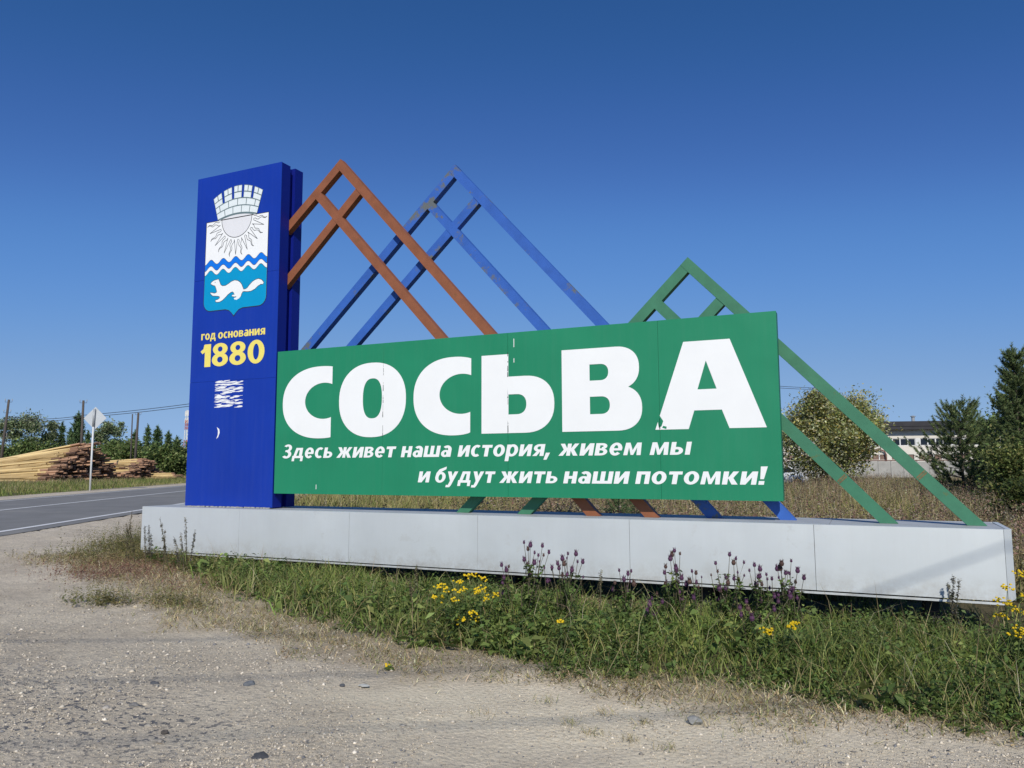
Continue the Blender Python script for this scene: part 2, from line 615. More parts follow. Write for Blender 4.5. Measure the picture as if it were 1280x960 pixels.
def ground_mat():
    m, n, l, p = _new('ground')
    p.inputs['Roughness'].default_value = 0.95
    p.inputs['Specular IOR Level'].default_value = 0.2
    tc = n.new('ShaderNodeTexCoord')

    def noise(scale, detail=6, rough=0.65):
        z = n.new('ShaderNodeTexNoise')
        z.inputs['Scale'].default_value = scale
        z.inputs['Detail'].default_value = detail
        z.inputs['Roughness'].default_value = rough
        l.new(tc.outputs['Object'], z.inputs['Vector'])
        return z.outputs['Fac']

    def ramp(fac, stops):
        r = n.new('ShaderNodeValToRGB')
        e = r.color_ramp.elements
        e[0].position, e[0].color = stops[0][0], (*stops[0][1], 1)
        e[1].position, e[1].color = stops[-1][0], (*stops[-1][1], 1)
        for s in stops[1:-1]:
            k = e.new(s[0])
            k.color = (*s[1], 1)
        l.new(fac, r.inputs[0])
        return r.outputs[0]

    def mix(f, a, b, blend='MIX'):
        x = n.new('ShaderNodeMixRGB')
        x.blend_type = blend
        if isinstance(f, float):
            x.inputs[0].default_value = f
        else:
            l.new(f, x.inputs[0])
        for s, v in ((1, a), (2, b)):
            if isinstance(v, tuple):
                x.inputs[s].default_value = (*v, 1)
            else:
                l.new(v, x.inputs[s])
        return x.outputs[0]
    att = n.new('ShaderNodeAttribute')
    att.attribute_name = 'Col'
    sep = n.new('ShaderNodeSeparateColor')
    l.new(att.outputs['Color'], sep.inputs[0])
    sand = ramp(noise(1.1), [(0.30, (0.48, 0.41, 0.315)), (0.5, (0.57, 0.495, 0.385)), (0.70, (0.67, 0.585, 0.455))])
    fine = ramp(noise(70, 5, 0.8), [(0.33, (0.66, 0.66, 0.66)), (0.5, (1.0, 1.0, 1.0)), (0.70, (1.25, 1.24, 1.22))])
    sand = mix(1.0, sand, fine, 'MULTIPLY')
    mid = ramp(noise(9, 5, 0.7), [(0.35, (0.86, 0.86, 0.87)), (0.65, (1.10, 1.10, 1.09))])
    sand = mix(1.0, sand, mid, 'MULTIPLY')
    # embedded chips of dark and pale stone
    vo = n.new('ShaderNodeTexVoronoi')
    vo.inputs['Scale'].default_value = 30
    l.new(tc.outputs['Object'], vo.inputs['Vector'])
    vs = n.new('ShaderNodeSeparateColor')
    l.new(vo.outputs['Color'], vs.inputs[0])
    chipm = ramp(vo.outputs['Distance'], [(0.16, (1, 1, 1)), (0.24, (0, 0, 0))])
    pick = ramp(vs.outputs[0], [(0.66, (0, 0, 0)), (0.70, (1, 1, 1))])
    cm = mix(1.0, chipm, pick, 'MULTIPLY')
    chipc = ramp(vs.outputs[1], [(0.0, (0.12, 0.125, 0.135)), (0.5, (0.22, 0.22, 0.22)), (0.85, (0.36, 0.34, 0.31)), (1.0, (0.6, 0.58, 0.54))])
    sand = mix(cm, sand, chipc)
    at2 = n.new('ShaderNodeAttribute')
    at2.attribute_name = 'Sandy'
    sand = mix(at2.outputs['Fac'], sand, ramp(noise(40, 5, 0.7), [(0.3, (0.66, 0.565, 0.41)), (0.7, (0.84, 0.745, 0.57))]))
    # broken old asphalt showing through (blue channel)
    brk = n.new('ShaderNodeMath')
    brk.operation = 'MULTIPLY'
    l.new(sep.outputs[2], brk.inputs[0])
    l.new(ramp(noise(26, 4, 0.6), [(0.555, (0, 0, 0)), (0.59, (1, 1, 1))]), brk.inputs[1])
    sand = mix(brk.outputs[0], sand, (0.135, 0.137, 0.145))
    dryc = ramp(noise(6, 6, 0.75), [(0.3, (0.20, 0.15, 0.095)), (0.5, (0.33, 0.26, 0.165)), (0.7, (0.46, 0.385, 0.26))])
    soil = ramp(noise(5), [(0.3, (0.05, 0.048, 0.026)), (0.7, (0.12, 0.105, 0.06))])
    dryc = mix(1.0, dryc, ramp(noise(120, 4, 0.85), [(0.36, (0.35, 0.34, 0.33)), (0.5, (0.95, 0.95, 0.95)), (0.66, (1.6, 1.55, 1.45))]), 'MULTIPLY')
    soil = mix(1.0, soil, ramp(noise(90, 4, 0.85), [(0.36, (0.4, 0.4, 0.4)), (0.66, (1.8, 1.7, 1.5))]), 'MULTIPLY')
    c = mix(sep.outputs[1], sand, dryc)
    c = mix(sep.outputs[0], c, soil)
    l.new(c, p.inputs['Base Color'])
    b1 = n.new('ShaderNodeBump')
    b1.inputs['Strength'].default_value = 0.75
    b1.inputs['Distance'].default_value = 0.02
    l.new(noise(55, 6, 0.75), b1.inputs['Height'])
    b2 = n.new('ShaderNodeBump')
    b2.inputs['Strength'].default_value = 0.5
    b2.inputs['Distance'].default_value = 0.012
    l.new(vo.outputs['Distance'], b2.inputs['Height'])
    b2.invert = True
    l.new(b1.outputs[0], b2.inputs['Normal'])
    l.new(b2.outputs[0], p.inputs['Normal'])
    return m


worn = np.clip((-(V[:, 1] + 3.9) + 0.45 * (V[:, 0] + 1.5) * -0.35) / 1.2, 0, 1) * (0.6 + 0.5 * hashn(V[:, 0], V[:, 1], 0.7))
worn = np.clip(worn, 0, 1) * (road_u(V[:, 0], V[:, 1]) > 2)
gcol = np.stack([gg.ravel() ** 2 * 0.95, np.clip(dd.ravel() * 0.55, 0, 1), worn], 1)
g = big_mesh('ground', V, quads.ravel(), np.arange(0, len(quads) * 4, 4), ground_mat(), gcol)
kind(g, 'structure')
sd_ = np.zeros(len(V))
for (px, py, rx, ry) in ((575, 872, 1.3, 0.28), (700, 892, 1.6, 0.22), (850, 915, 1.4, 0.25), (480, 870, 0.8, 0.18), (1000, 940, 1.2, 0.25), (640, 905, 1.8, 0.16)):
    c_ = gpt(px, py)
    ca_, sa_ = math.cos(0.62), math.sin(0.62)
    ex_, ey_ = V[:, 0] - c_[0], V[:, 1] - c_[1]
    sd_ = np.maximum(sd_, np.exp(-((ex_ * ca_ + ey_ * sa_) / rx) ** 2 - ((-ex_ * sa_ + ey_ * ca_) / ry) ** 2))
sd_ = np.clip(sd_ * 1.1 + 0.35 * hashn(V[:, 0], V[:, 1], 0.35) * (sd_ > 0.15), 0, 1)
at_ = g.data.attributes.new('Sandy', 'FLOAT', 'POINT')
at_.data.foreach_set('value', sd_.astype(np.float32))


# ------------------------------------------------------------------ road
def road_strip(name, u0, u1, z, m, s0=-60.0, s1=900.0, step=6.0, parent=None, dash=None):
    mb = MB()
    n = int((s1 - s0) / step)
    for i in range(n):
        a, b = s0 + i * step, s0 + (i + 1) * step
        if dash and (i % 2):
            continue
        q = []
        for s, uu in ((a, u0), (b, u0), (b, u1), (a, u1)):
            pt = ROAD_A + ROAD_D * s + ROAD_N * uu
            q.append((pt[0], pt[1], z))
        n_ = np.cross(np.array(q[1]) - q[0], np.array(q[2]) - q[0])
        if n_[2] < 0:
            q = q[::-1]
        mb.add(q, [(0, 1, 2, 3)])
    return mb.build(name, m, parent)


road = kind(road_strip('road', 0.45, -6.9, ROAD_Z, 'asphalt'), 'structure')
road_strip('edge_line', 0.07, -0.07, ROAD_Z + 0.005, 'road_paint', parent=road)
road_strip('centre_line', -3.53, -3.66, ROAD_Z + 0.005, 'road_paint', parent=road)
road_strip('edge_line', -6.38, -6.50, ROAD_Z + 0.005, 'road_paint', parent=road)

# ================================================================== THE TOWN SIGN
Z_TOP = EYE - 0.563           # top of the white base
Z_BOT = EYE - 1.165           # lower edge of its cladding
sign = thing('town_sign', (-4.2, 0.2, float(gz(-4.2, 0.2))), 'large town entrance sign with blue pillar, green name board and coloured peak frames', 'town sign')


def part(mb, name, m, parent, **k):
    o = mb.build(name, m, None, **k)
    o.parent = parent
    # keep world placement under a moved parent
    pl = Vector((0, 0, 0))
    q = parent
    while q is not None:
        pl += q.location
        q = q.parent
    o.location = Vector(o.location) - pl
    return o


# ---- base (white clad plinth)
bm = MB()
bm.box(BASE_L + 0.03, BASE_F + 0.035, Z_BOT + 0.04, BASE_R - 0.03, BASE_B - 0.02, Z_TOP - 0.012)
base = part(bm, 'base', 'dark_steel', sign)
base['label'] = 'long white clad plinth under the sign'
seams = [onY(px, 680, BASE_F)[0] for px in (298, 436, 597, 787, 1018)]
xs = [BASE_L] + seams + [BASE_R]
for i in range(6):
    mb = MB()
    x0, x1 = xs[i] + 0.002, xs[i + 1] - 0.002
    o1, o2 = [0.006 * (rng.random() - 0.5) for _ in range(2)]
    V8 = [(x0, BASE_F + o1, Z_BOT), (x1, BASE_F + o2, Z_BOT), (x1, BASE_F + 0.03, Z_BOT), (x0, BASE_F + 0.03, Z_BOT),
          (x0, BASE_F + o2 * 0.5, Z_TOP), (x1, BASE_F + o1 * 0.5, Z_TOP), (x1, BASE_F + 0.03, Z_TOP), (x0, BASE_F + 0.03, Z_TOP)]
    mb.add(V8, [(0, 3, 2, 1), (4, 5, 6, 7), (0, 1, 5, 4), (1, 2, 6, 5), (2, 3, 7, 6), (3, 0, 4, 7)])
    part(mb, 'front_panel', 'base_white', base)
mb = MB()      # chamfered right end
pl = [(BASE_R + 0.001, BASE_F), (1.098, BASE_F + 0.052), (1.115, BASE_B), (1.07, BASE_B), (1.06, BASE_F + 0.075), (BASE_R + 0.001, BASE_F + 0.035)]
n = len(pl)
mb.add([(p[0], p[1], Z_BOT) for p in pl] + [(p[0], p[1], Z_TOP + 0.001) for p in pl],
       [tuple(reversed(range(n))), tuple(range(n, 2 * n))] + [(i, (i + 1) % n, (i + 1) % n + n, i + n) for i in range(n)])
part(mb, 'end_panel', 'base_white', base)
mb = MB().box(BASE_L, BASE_F + 0.032, Z_BOT, BASE_L + 0.028, BASE_B, Z_TOP)
part(mb, 'end_panel', 'base_white', base)
mb = MB().box(BASE_L + 0.03, BASE_B - 0.018, Z_BOT, 1.068, BASE_B, Z_TOP)
part(mb, 'back_panel', 'base_white', base)
txs = [BASE_L + 0.002, -6.9, -4.4, -1.9, -0.35, 1.058]
for i in range(5):
    mb = MB().box(txs[i] + 0.002, BASE_F + 0.032, Z_TOP - 0.010, txs[i + 1] - 0.002, BASE_B - 0.02, Z_TOP - 0.001 + 0.001 * (i % 2))
    part(mb, 'top_sheet', 'base_top', base)
mb = MB()
mb.box(BASE_L + 0.05, BASE_F + 0.012, Z_BOT - 0.034, BASE_R - 0.01, BASE_F + 0.05, Z_BOT - 0.014)
part(mb, 'bottom_trim', 'base_white', base)
for px_, dx in ((-8.6, 0), (-6.2, 0), (-3.9, 0), (-1.6, 0), (0.42, 0)):
    for yy in (0.0, 0.55):
        mb = MB().box(px_, yy, float(gz(px_, yy)) - 0.3, px_ + 0.11, yy + 0.11, Z_BOT + 0.045)
        part(mb, 'support_post', 'dark_steel', base)
# a loose lath under the left end
mb = MB().tube([(-8.6, -0.02, Z_BOT - 0.02), (-7.5, 0.0, float(gz(-7.5, 0)) + 0.05)], 0.018, 6)
part(mb, 'brace', 'rust_steel', base)

# ---- pillar
PX0, PX1 = -8.754, -7.182
PT = EYE + 4.203
PB = Z_TOP + 0.012
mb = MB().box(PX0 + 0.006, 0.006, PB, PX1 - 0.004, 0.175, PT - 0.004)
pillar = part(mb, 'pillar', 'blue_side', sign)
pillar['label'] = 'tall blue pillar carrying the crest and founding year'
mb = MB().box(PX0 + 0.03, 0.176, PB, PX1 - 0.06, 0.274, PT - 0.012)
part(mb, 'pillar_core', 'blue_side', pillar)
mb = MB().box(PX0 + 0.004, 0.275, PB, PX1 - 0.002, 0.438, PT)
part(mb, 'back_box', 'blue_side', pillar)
zs = [PB, EYE + 1.187, EYE + 2.666, PT]
for i in range(3):
    o1 = -0.003 + 0.002 * i
    mb = MB().box(PX0, -0.004 - (0.002 if i == 0 else 0), zs[i] + 0.0015, PX1, 0.0055, zs[i + 1] - 0.0015)
    part(mb, 'face_sheet', 'blue_film', pillar)
mb = MB()      # ragged sealant bead where the pillar meets the base
for k in range(150):
    x = PX0 + 0.05 + (PX1 - PX0 - 0.1) * rng.random()
    s = 0.006 + 0.012 * rng.random()
    mb.box(x, -0.012 - s, Z_TOP + 0.0005, x + s * 1.5, -0.005, Z_TOP + s)
o = part(mb, 'sealant_bead', 'seal_grey', pillar)
kind(o, 'stuff')
for zz in np.arange(1.4, 5.6, 0.42):      # rivet dots in the side groove
    mb = MB().box(PX1 - 0.061, 0.20, zz, PX1 - 0.056, 0.212, zz + 0.012)
    part(mb, 'rivet', 'galv', pillar)

# ---- board
BX0, BX1, BZ0, BZ1 = -7.165, -0.759, EYE - 0.362, EYE + 1.534
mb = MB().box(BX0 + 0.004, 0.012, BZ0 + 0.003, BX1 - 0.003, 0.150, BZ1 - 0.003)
board = part(mb, 'board', 'green_side', sign)
board['label'] = 'long green name board with white lettering'
sx = [BX0, -5.455, -3.736, -1.967, BX1]
for i in range(4):
    e = 0.0015 * (i % 2)
    mb = MB().box(sx[i] + 0.0015, 0.002 - e, BZ0, sx[i + 1] - 0.0015, 0.0115, BZ1)
    part(mb, 'board_sheet', 'green_film', board)

FILM = 0.0005


# ---- big letters, outlines measured on the board plane
def C_(pts):
    return [onY(px, py) for px, py in pts]


def sup(cx, cz, rx, rz, a, e=2.25):
    c, s = math.cos(a), math.sin(a)
    return (cx + rx * math.copysign(abs(c) ** (2 / e), c), cz + rz * math.copysign(abs(s) ** (2 / e), s))


def letter_C(L, T, Bt, tip_r, inL, inT, inB, cx):
    """L,T,B,... are metric"""
    zc = (T + Bt) / 2
    rx, rz = cx - L, (T - Bt) / 2
    irx, irz = (tip_r - inL) / 1.43, (inT - inB) / 2
    icx, izc = inL + irx, (inT + inB) / 2
    outer, inner = [], []
    N = 64
    ao = math.acos(((tip_r - cx) / rx) ** (2.25 / 2))
    ai = math.acos(0.43)
    for k in range(N + 1):
        t = k / N
        a = ao + (2 * math.pi - 2 * ao) * t
        b = ai + (2 * math.pi - 2 * ai) * t
        outer.append(sup(cx, zc, rx, rz, a))
        inner.append((icx + irx * math.cos(b), izc + irz * math.sin(b)))
    outer[-1] = (tip_r - 0.012, outer[-1][1])
    inner[-1] = (tip_r - 0.012, inner[-1][1])
    return outer, inner


FY = -0.0012          # film lies just in front of the sheets


def letter(mb):
    return part(mb, 'letter', 'white_film', board)


def mz(px, py):
    return onY(px, py)[1]


def mx_(px, py):
    return onY(px, py)[0]


ZCAPT = (mz(602, 445) + mz(702, 438)) / 2
ZCAPB = (mz(602, 542) + mz(704, 540)) / 2
OV = 0.012
# С
for (l_, t_, b_, tip, il, it, ib, cxp, yc) in (((353.7, 503), (401, 456.7), (393, 548), 415, (381.5, 502), (400, 478.7), (400, 523.7), 401, 503),
                                             ((517, 494), (565, 443.7), (562, 542.7), 589, (549.5, 493), (572, 467.5), (572, 517.5), 567, 494)):
    oo, inn = letter_C(mx_(*l_), ZCAPT + OV, ZCAPB - OV, mx_(tip, yc), mx_(*il), mz(*it), mz(*ib), mx_(cxp, yc))
    letter(MB().strip_y(oo, inn, FY - FILM, FY))
# О
L, Rr = mx_(424, 499), mx_(507.5, 497)
iL, iR = mx_(453.7, 499), mx_(477.5, 498)
oo, inn = [], []
for k in range(65):
    a = 2 * math.pi * k / 64
    oo.append(sup((L + Rr) / 2, (ZCAPT + ZCAPB) / 2, (Rr - L) / 2, (ZCAPT - ZCAPB) / 2 + OV, a, 2.25))
    inn.append(sup((iL + iR) / 2, (mz(466, 473) + mz(464, 523)) / 2, (iR - iL) / 2, (mz(466, 473) - mz(464, 523)) / 2, a, 2.5))
letter(MB().strip_y(oo, inn, FY - FILM, FY))


def half_bowl(x0, xr, ixr, zt, zb, izt, izb, e=2.3, N=24):
    """D-shaped band from x0 rightwards: outer bowl and counter"""
    zc, izc = (zt + zb) / 2, (izt + izb) / 2
    rz, irz = (zt - zb) / 2, (izt - izb) / 2
    fl, ifl = max(xr - rz * 1.12, x0), max(ixr - irz * 1.05, x0)
    o, i = [(x0, zt)], [(x0, izt)]
    for k in range(N + 1):
        a = math.pi / 2 - math.pi * k / N
        o.append(sup(fl, zc, xr - fl, rz, a, e))
        i.append(sup(ifl, izc, ixr - ifl, irz, a, e))
    o.append((x0, zb))
    i.append((x0, izb))
    return o, i


# Ь
xs0, xs1 = mx_(602, 495), mx_(635.6, 495)
o, i = half_bowl(xs1 - 0.01, mx_(693, 505), mx_(658, 505), mz(640, 470.6), ZCAPB, mz(640, 492.9), mz(640, 518))
mb = MB().prism_y([(xs0, ZCAPB), (xs1, ZCAPB), (xs1, ZCAPT), (xs0, ZCAPT)], FY - FILM, FY)
mb.strip_y(o, i, FY - FILM * 1.3, FY)
letter(mb)
# В
xs0, xs1 = mx_(702.5, 490), mx_(737.3, 490)
o, i = half_bowl(xs1 - 0.01, mx_(798.8, 459), mx_(760.3, 465), ZCAPT, mz(770, 487), mz(737, 455.7), mz(738, 475.9))
o2, i2 = half_bowl(xs1 - 0.01, mx_(802.8, 511), mx_(762.4, 507), mz(770, 482), ZCAPB, mz(738, 496), mz(739, 517.8))
mb = MB().prism_y([(xs0, ZCAPB), (xs1, ZCAPB), (xs1, ZCAPT), (xs0, ZCAPT)], FY - FILM, FY)
mb.strip_y(o, i, FY - FILM * 1.3, FY)
mb.strip_y(o2, i2, FY - FILM * 1.6, FY)
letter(mb)
# А
P = {k: onY(*v) for k, v in dict(tl=(854, 427.8), tr=(912, 423.5), bl=(819.3, 537.8), ibl=(861, 537), cl=(867.9, 513), cr=(902.4, 512), ibr=(912, 535.6), br=(958.7, 535),
                                 ap=(882.2, 450.6), al=(871.9, 486.8), ar=(895.8, 485.7)).items()}
P['tl'] = (P['tl'][0], ZCAPT)
P['tr'] = (P['tr'][0], ZCAPT)
for k in ('bl', 'ibl', 'ibr', 'br'):
    P[k] = (P[k][0], ZCAPB)
zc_ = (P['cl'][1] + P['cr'][1]) / 2
za_ = (P['al'][1] + P['ar'][1]) / 2
P['cl'], P['cr'], P['al'], P['ar'] = (P['cl'][0], zc_), (P['cr'][0], zc_), (P['al'][0], za_), (P['ar'][0], za_)
mb = MB()
for poly in (['bl', 'ibl', 'cl', 'al', 'ap', 'tl'], ['ap', 'ar', 'cr', 'ibr', 'br', 'tr'], ['cl', 'cr', 'ar', 'al'], ['tl', 'ap', 'tr']):
    mb.prism_y([P[k] for k in poly], FY - FILM, FY)
letter(mb)

# ---- small lettering: strokes on an em grid (x-height 1)


def Rr_(x0, y0, x1, y1):
    return ('p', [(x0, y0), (x1, y0), (x1, y1), (x0, y1)])


def Pg(*pts):
    return ('p', list(pts))


def Ar(cx, cy, rx, ry, tx, ty, a0=0, a1=360):
    n = max(8, int(abs(a1 - a0) / 14))
    o, i = [], []
    for k in range(n + 1):
        a = math.radians(a0 + (a1 - a0) * k / n)
        o.append((cx + rx * math.cos(a), cy + ry * math.sin(a)))
        i.append((cx + (rx - tx) * math.cos(a), cy + (ry - ty) * math.sin(a)))
    return ('s', o, i)


GL = {
    'н': (.88, [Rr_(0, 0, .31, 1), Rr_(.57, 0, .88, 1), Rr_(.3, .39, .58, .62)]),
    'и': (.94, [Rr_(0, 0, .30, 1), Rr_(.64, 0, .94, 1), Pg((.2, 0), (.32, 0), (.74, .72), (.74, 1), (.62, 1), (.2, .28))]),
    'п': (.88, [Rr_(0, 0, .31, 1), Rr_(.57, 0, .88, 1), Rr_(.3, .76, .58, 1)]),
    'т': (.84, [Rr_(0, .76, .84, 1), Rr_(.265, 0, .575, .77)]),
    'ш': (1.34, [Rr_(0, 0, .30, 1), Rr_(.52, 0, .82, 1), Rr_(1.04, 0, 1.34, 1), Rr_(.29, 0, 1.05, .23)]),
    'а': (.84, [Ar(.36, .30, .36, .32, .27, .185), Rr_(.54, 0, .84, .62), Ar(.44, .62, .40, .40, .29, .22, -2, 140)]),
    'е': (.88, [Ar(.44, .5, .44, .525, .29, .205, 2, 318), Rr_(.2, .39, .86, .57)]),
    'о': (.94, [Ar(.47, .5, .47, .525, .30, .21)]),
    'с': (.76, [Ar(.46, .5, .46, .525, .30, .21, 52, 308)]),
    'в': (.86, [Rr_(0, 0, .30, 1), Rr_(.29, 0, .46, .18), Rr_(.29, .42, .46, .58), Rr_(.29, .82, .44, 1), Ar(.45, .29, .41, .29, .27, .18, -90, 90), Ar(.43, .75, .37, .25, .26, .18, -90, 90)]),
    'р': (.94, [Rr_(0, -.42, .30, 1), Ar(.47, .5, .47, .525, .29, .21)]),
    'у': (.92, [Pg((0, 1), (.32, 1), (.62, .16), (.36, .06)), Pg((.61, 1), (.92, 1), (.46, -.26), (.18, -.26)), Pg((.0, -.42), (.34, -.42), (.46, -.26), (.02, -.2))]),
    'ж': (1.40, [Rr_(.56, 0, .84, 1), Pg((.02, 1), (.34, 1), (.62, .5), (.33, .5)), Pg((0, 0), (.33, 0), (.62, .52), (.33, .52)), Pg((1.06, 1), (1.38, 1), (1.07, .5), (.78, .5)), Pg((1.07, 0), (1.40, 0), (1.07, .52), (.78, .52))]),
    'к': (.94, [Rr_(0, 0, .31, 1), Pg((.28, .44), (.58, .44), (.90, 1), (.56, 1)), Pg((.28, .56), (.58, .56), (.94, 0), (.58, 0))]),
    'м': (1.18, [Pg((0, 0), (.28, 0), (.34, 1), (.06, 1)), Pg((.90, 0), (1.18, 0), (1.12, 1), (.84, 1)), Pg((.2, 1), (.36, 1), (.62, .32), (.62, .02), (.50, .02)), Pg((.98, 1), (.82, 1), (.56, .32), (.56, .02), (.68, .02))]),
    'ь': (.84, [Rr_(0, 0, .31, 1), Rr_(.3, 0, .46, .19), Rr_(.3, .42, .46, .61), Ar(.45, .305, .39, .305, .27, .19, -90, 90)]),
    'ы': (1.26, [Rr_(0, 0, .30, 1), Rr_(.29, 0, .44, .19), Rr_(.29, .42, .44, .61), Ar(.43, .305, .37, .305, .26, .19, -90, 90), Rr_(.95, 0, 1.26, 1)]),
    'я': (.88, [Rr_(.57, 0, .88, 1), Ar(.45, .68, .42, .32, .28, .19, 90, 270), Rr_(.44, .81, .6, 1), Rr_(.44, .36, .6, .55), Pg((0, 0), (.34, 0), (.60, .42), (.32, .42))]),
    'д': (1.10, [Rr_(0, -.30, .25, .02), Rr_(.85, -.30, 1.10, .02), Rr_(0, 0, 1.10, .22), Pg((.10, .2), (.38, .2), (.52, .78), (.52, 1), (.28, 1)), Rr_(.5, .78, .70, 1), Rr_(.66, .2, .96, 1)]),
    'б': (.94, [Ar(.47, .47, .47, .49, .30, .20), Pg((0, .45), (.29, .52), (.40, .92), (.88, 1.20), (.88, 1.44), (.26, 1.18), (.05, .85))]),
    'г': (.72, [Rr_(0, 0, .31, 1), Rr_(.3, .76, .72, 1)]),
    'З': (.88, [Ar(.38, .99, .44, .37, .30, .20, -88, 148), Ar(.38, .37, .48, .40, .31, .21, -148, 88), Rr_(.2, .61, .42, .79)]),
    ',': (.34, [Pg((.02, .27), (.34, .27), (.16, -.32), (-.08, -.32))]),
    '!': (.36, [Rr_(0, 0, .32, .28), Pg((-.03, 1.38), (.37, 1.38), (.27, .42), (.06, .42))]),
    '1': (.52, [Rr_(.22, 0, .53, 1), Pg((0, .70), (.10, .58), (.23, .66), (.23, 1), (.18, .98), (.14, .80))]),
    '8': (.80, [Ar(.40, .745, .375, .265, .255, .15), Ar(.40, .285, .41, .295, .27, .165)]),
    '0': (.82, [Ar(.41, .5, .41, .51, .265, .17)]),
}


def word(txt, x0, x1, zb, xh, shear, m, parent, yf, gap=0.13, name='word'):
    """letters of one word spread from x0 to x1 (metres) on the plane y = yf"""
    tot = sum(GL[c][0] for c in txt) + gap * (len(txt) - 1)
    kx = (x1 - x0 - shear * xh * 0) / tot
    cx = 0.0
    for c in txt:
        mb = MB()
        wd, prim = GL[c]
        for k, pr in enumerate(prim):
            d = yf - 0.0004 - 0.00014 * k

            def tr(q):
                return (x0 + (cx + q[0]) * kx + shear * q[1] * xh, zb + q[1] * xh)
            if pr[0] == 'p':
                mb.prism_y([tr(q) for q in pr[1]], d, yf)
            else:
                mb.strip_y([tr(q) for q in pr[1]], [tr(q) for q in pr[2]], d, yf)
        cx += wd + gap
        part(mb, 'small_letter', m, parent)


SH = 0.20
zb1 = (mz(370, 572.6) + mz(860, 568.4)) / 2
xh1 = ((mz(370, 560) - mz(370, 572.6)) + (mz(830, 552.6) - mz(830, 568.6))) / 2
for t, a, b in (('Здесь', 353, 415.5), ('живет', 420.5, 494), ('наша', 501, 564), ('история,', 572, 688), ('живем', 698, 802), ('мы', 812, 863.5)):
    x0, x1 = mx_(a, 570), mx_(b, 570)
    word(t, x0, x1 - SH * xh1 * 0.4, zb1, xh1, SH, 'white_film', board, FY)
zb2 = (mz(530, 602) + mz(940, 607)) / 2
xh2 = ((mz(530, 588) - mz(530, 602)) + (mz(900, 590.2) - mz(900, 606))) / 2
for t, a, b in (('и', 522.3, 537), ('будут', 543, 618), ('жить', 624, 697), ('наши', 704, 786), ('потомки!', 794, 957)):
    x0, x1 = mx_(a, 604), mx_(b, 604)
    word(t, x0, x1 - SH * xh2 * 0.4, zb2, xh2, SH, 'white_film', board, FY)
# torn film along the sheet seams
for xx, zr, bits in ((-5.455, (ZCAPB - 0.012, ZCAPT + 0.01), 15), (-3.736, (ZCAPB, ZCAPT), 16), (-1.967, (ZCAPB, ZCAPB + 0.17), 4)):
    mb = MB()
    z = zr[0]
    while z < zr[1]:
        h = 0.015 + 0.08 * rng.random()
        wd = 0.003 + 0.009 * rng.random() ** 2
        if rng.random() < 0.62:
            j = 0.004 * (rng.random() - 0.5)
            mb.prism_y([(xx - wd / 2 + j, z), (xx + wd / 2 + j, z + 0.01), (xx + wd * 0.3 + j, z + h), (xx - wd * 0.4, z + h * 0.9)], FY - FILM * 1.9, FY)
        z += h
    kind(part(mb, 'film_tear', 'line_dark', board), 'stuff')
mb = MB()
for q in ([(0, .02), (.03, .035), (.05, .09), (.012, .15), (-.01, .10)], [(.035, .02), (.08, .005), (.085, .03), (.05, .04)]):
    mb.prism_y([(-1.967 + a - 0.012, ZCAPB + b) for a, b in q], FY - FILM * 1.9, FY)
kind(part(mb, 'film_tear', 'green_film', board), 'stuff')
for a, b, h in ((-3.66, 1.36, 0.10), (-3.66, 1.18, 0.05), (-6.47, -0.30, 0.06)):
    part(MB().box(a, FY - 0.0006, EYE + b, a + 0.008, FY, EYE + b + h), 'scratch', 'white_film', board)

# ---- pillar lettering
PY = -0.0066
x0, x1 = mx_(252, 423), mx_(331.8, 415)
zb = (mz(255, 425) + mz(328, 418.6)) / 2
xh = 0.090
word('год', x0, mx_(270, 422), zb, xh, 0, 'yellow_film', pillar, PY, gap=.1)
word('основания', mx_(273, 422), x1, zb, xh, 0, 'yellow_film', pillar, PY, gap=.1)
word('1880', x0, x1, (mz(258, 458.2) + mz(325, 454.6)) / 2, 0.325, 0, 'yellow_film', pillar, PY, gap=.09)
# rubbed-off sticker and paint marks
mb = MB()
sx0, sx1, sz0, sz1 = mx_(269, 493), mx_(304, 493), mz(286, 510), mz(286, 476)
for k in range(150):
    z = sz0 + (sz1 - sz0) * ((k // 5) + 0.5 * rng.random()) / 30.0
    if hashn(k * 0.37, z * 9.0, 1.0) < -0.22:
        continue
    xa = sx0 + (sx1 - sx0) * ((k % 5) / 5.0 + 0.12 * rng.normal())
    xa = max(xa, sx0 - 0.01 * rng.random())
    xb = min(xa + 0.07 + 0.16 * rng.random(), sx1 + 0.008 * rng.random())
    if xb - xa < 0.03:
        continue
    h = 0.004 + 0.011 * rng.random() ** 1.4
    t = 0.016 * rng.random() - 0.002
    mid = xa + (xb - xa) * (0.35 + 0.3 * rng.random())
    mb.prism_y([(xa, z), (mid, z + t * .3 - h * .4), (xb, z + t), (xb - .008, z + t + h * .6), (mid, z + t * .5 + h), (xa + 0.008, z + h * .5)], PY - 0.0002 - 0.000004 * k, PY)
kind(part(mb, 'sticker_residue', 'white_film', pillar), 'stuff')
mb = MB()
cx, cz = mx_(272, 541), mz(272, 541)
mb.prism_y([(cx - .015, cz - .085), (cx + .02, cz - .06), (cx + .045, cz), (cx + .035, cz + .05), (cx - .012, cz + .08), (cx + .012, cz + .03), (cx + .012, cz - .03)], PY - 0.0004, PY)
part(mb, 'paint_mark', 'white_film', pillar)

# ---- coat of arms on the pillar
emb = bpy.data.objects.new('emblem', None)
link(emb, sign)
emb['label'] = 'painted coat of arms with brick crown, sun, waves and white ermine'
emb.empty_display_size = 0.1


def e6(x, y):
    return onY(245 + x / 9.6, 225 + y / 9.6, 0.0)


def e7(x, y):
    return onY(245 + x / 10.667, 310 + y / 10.667, 0.0)


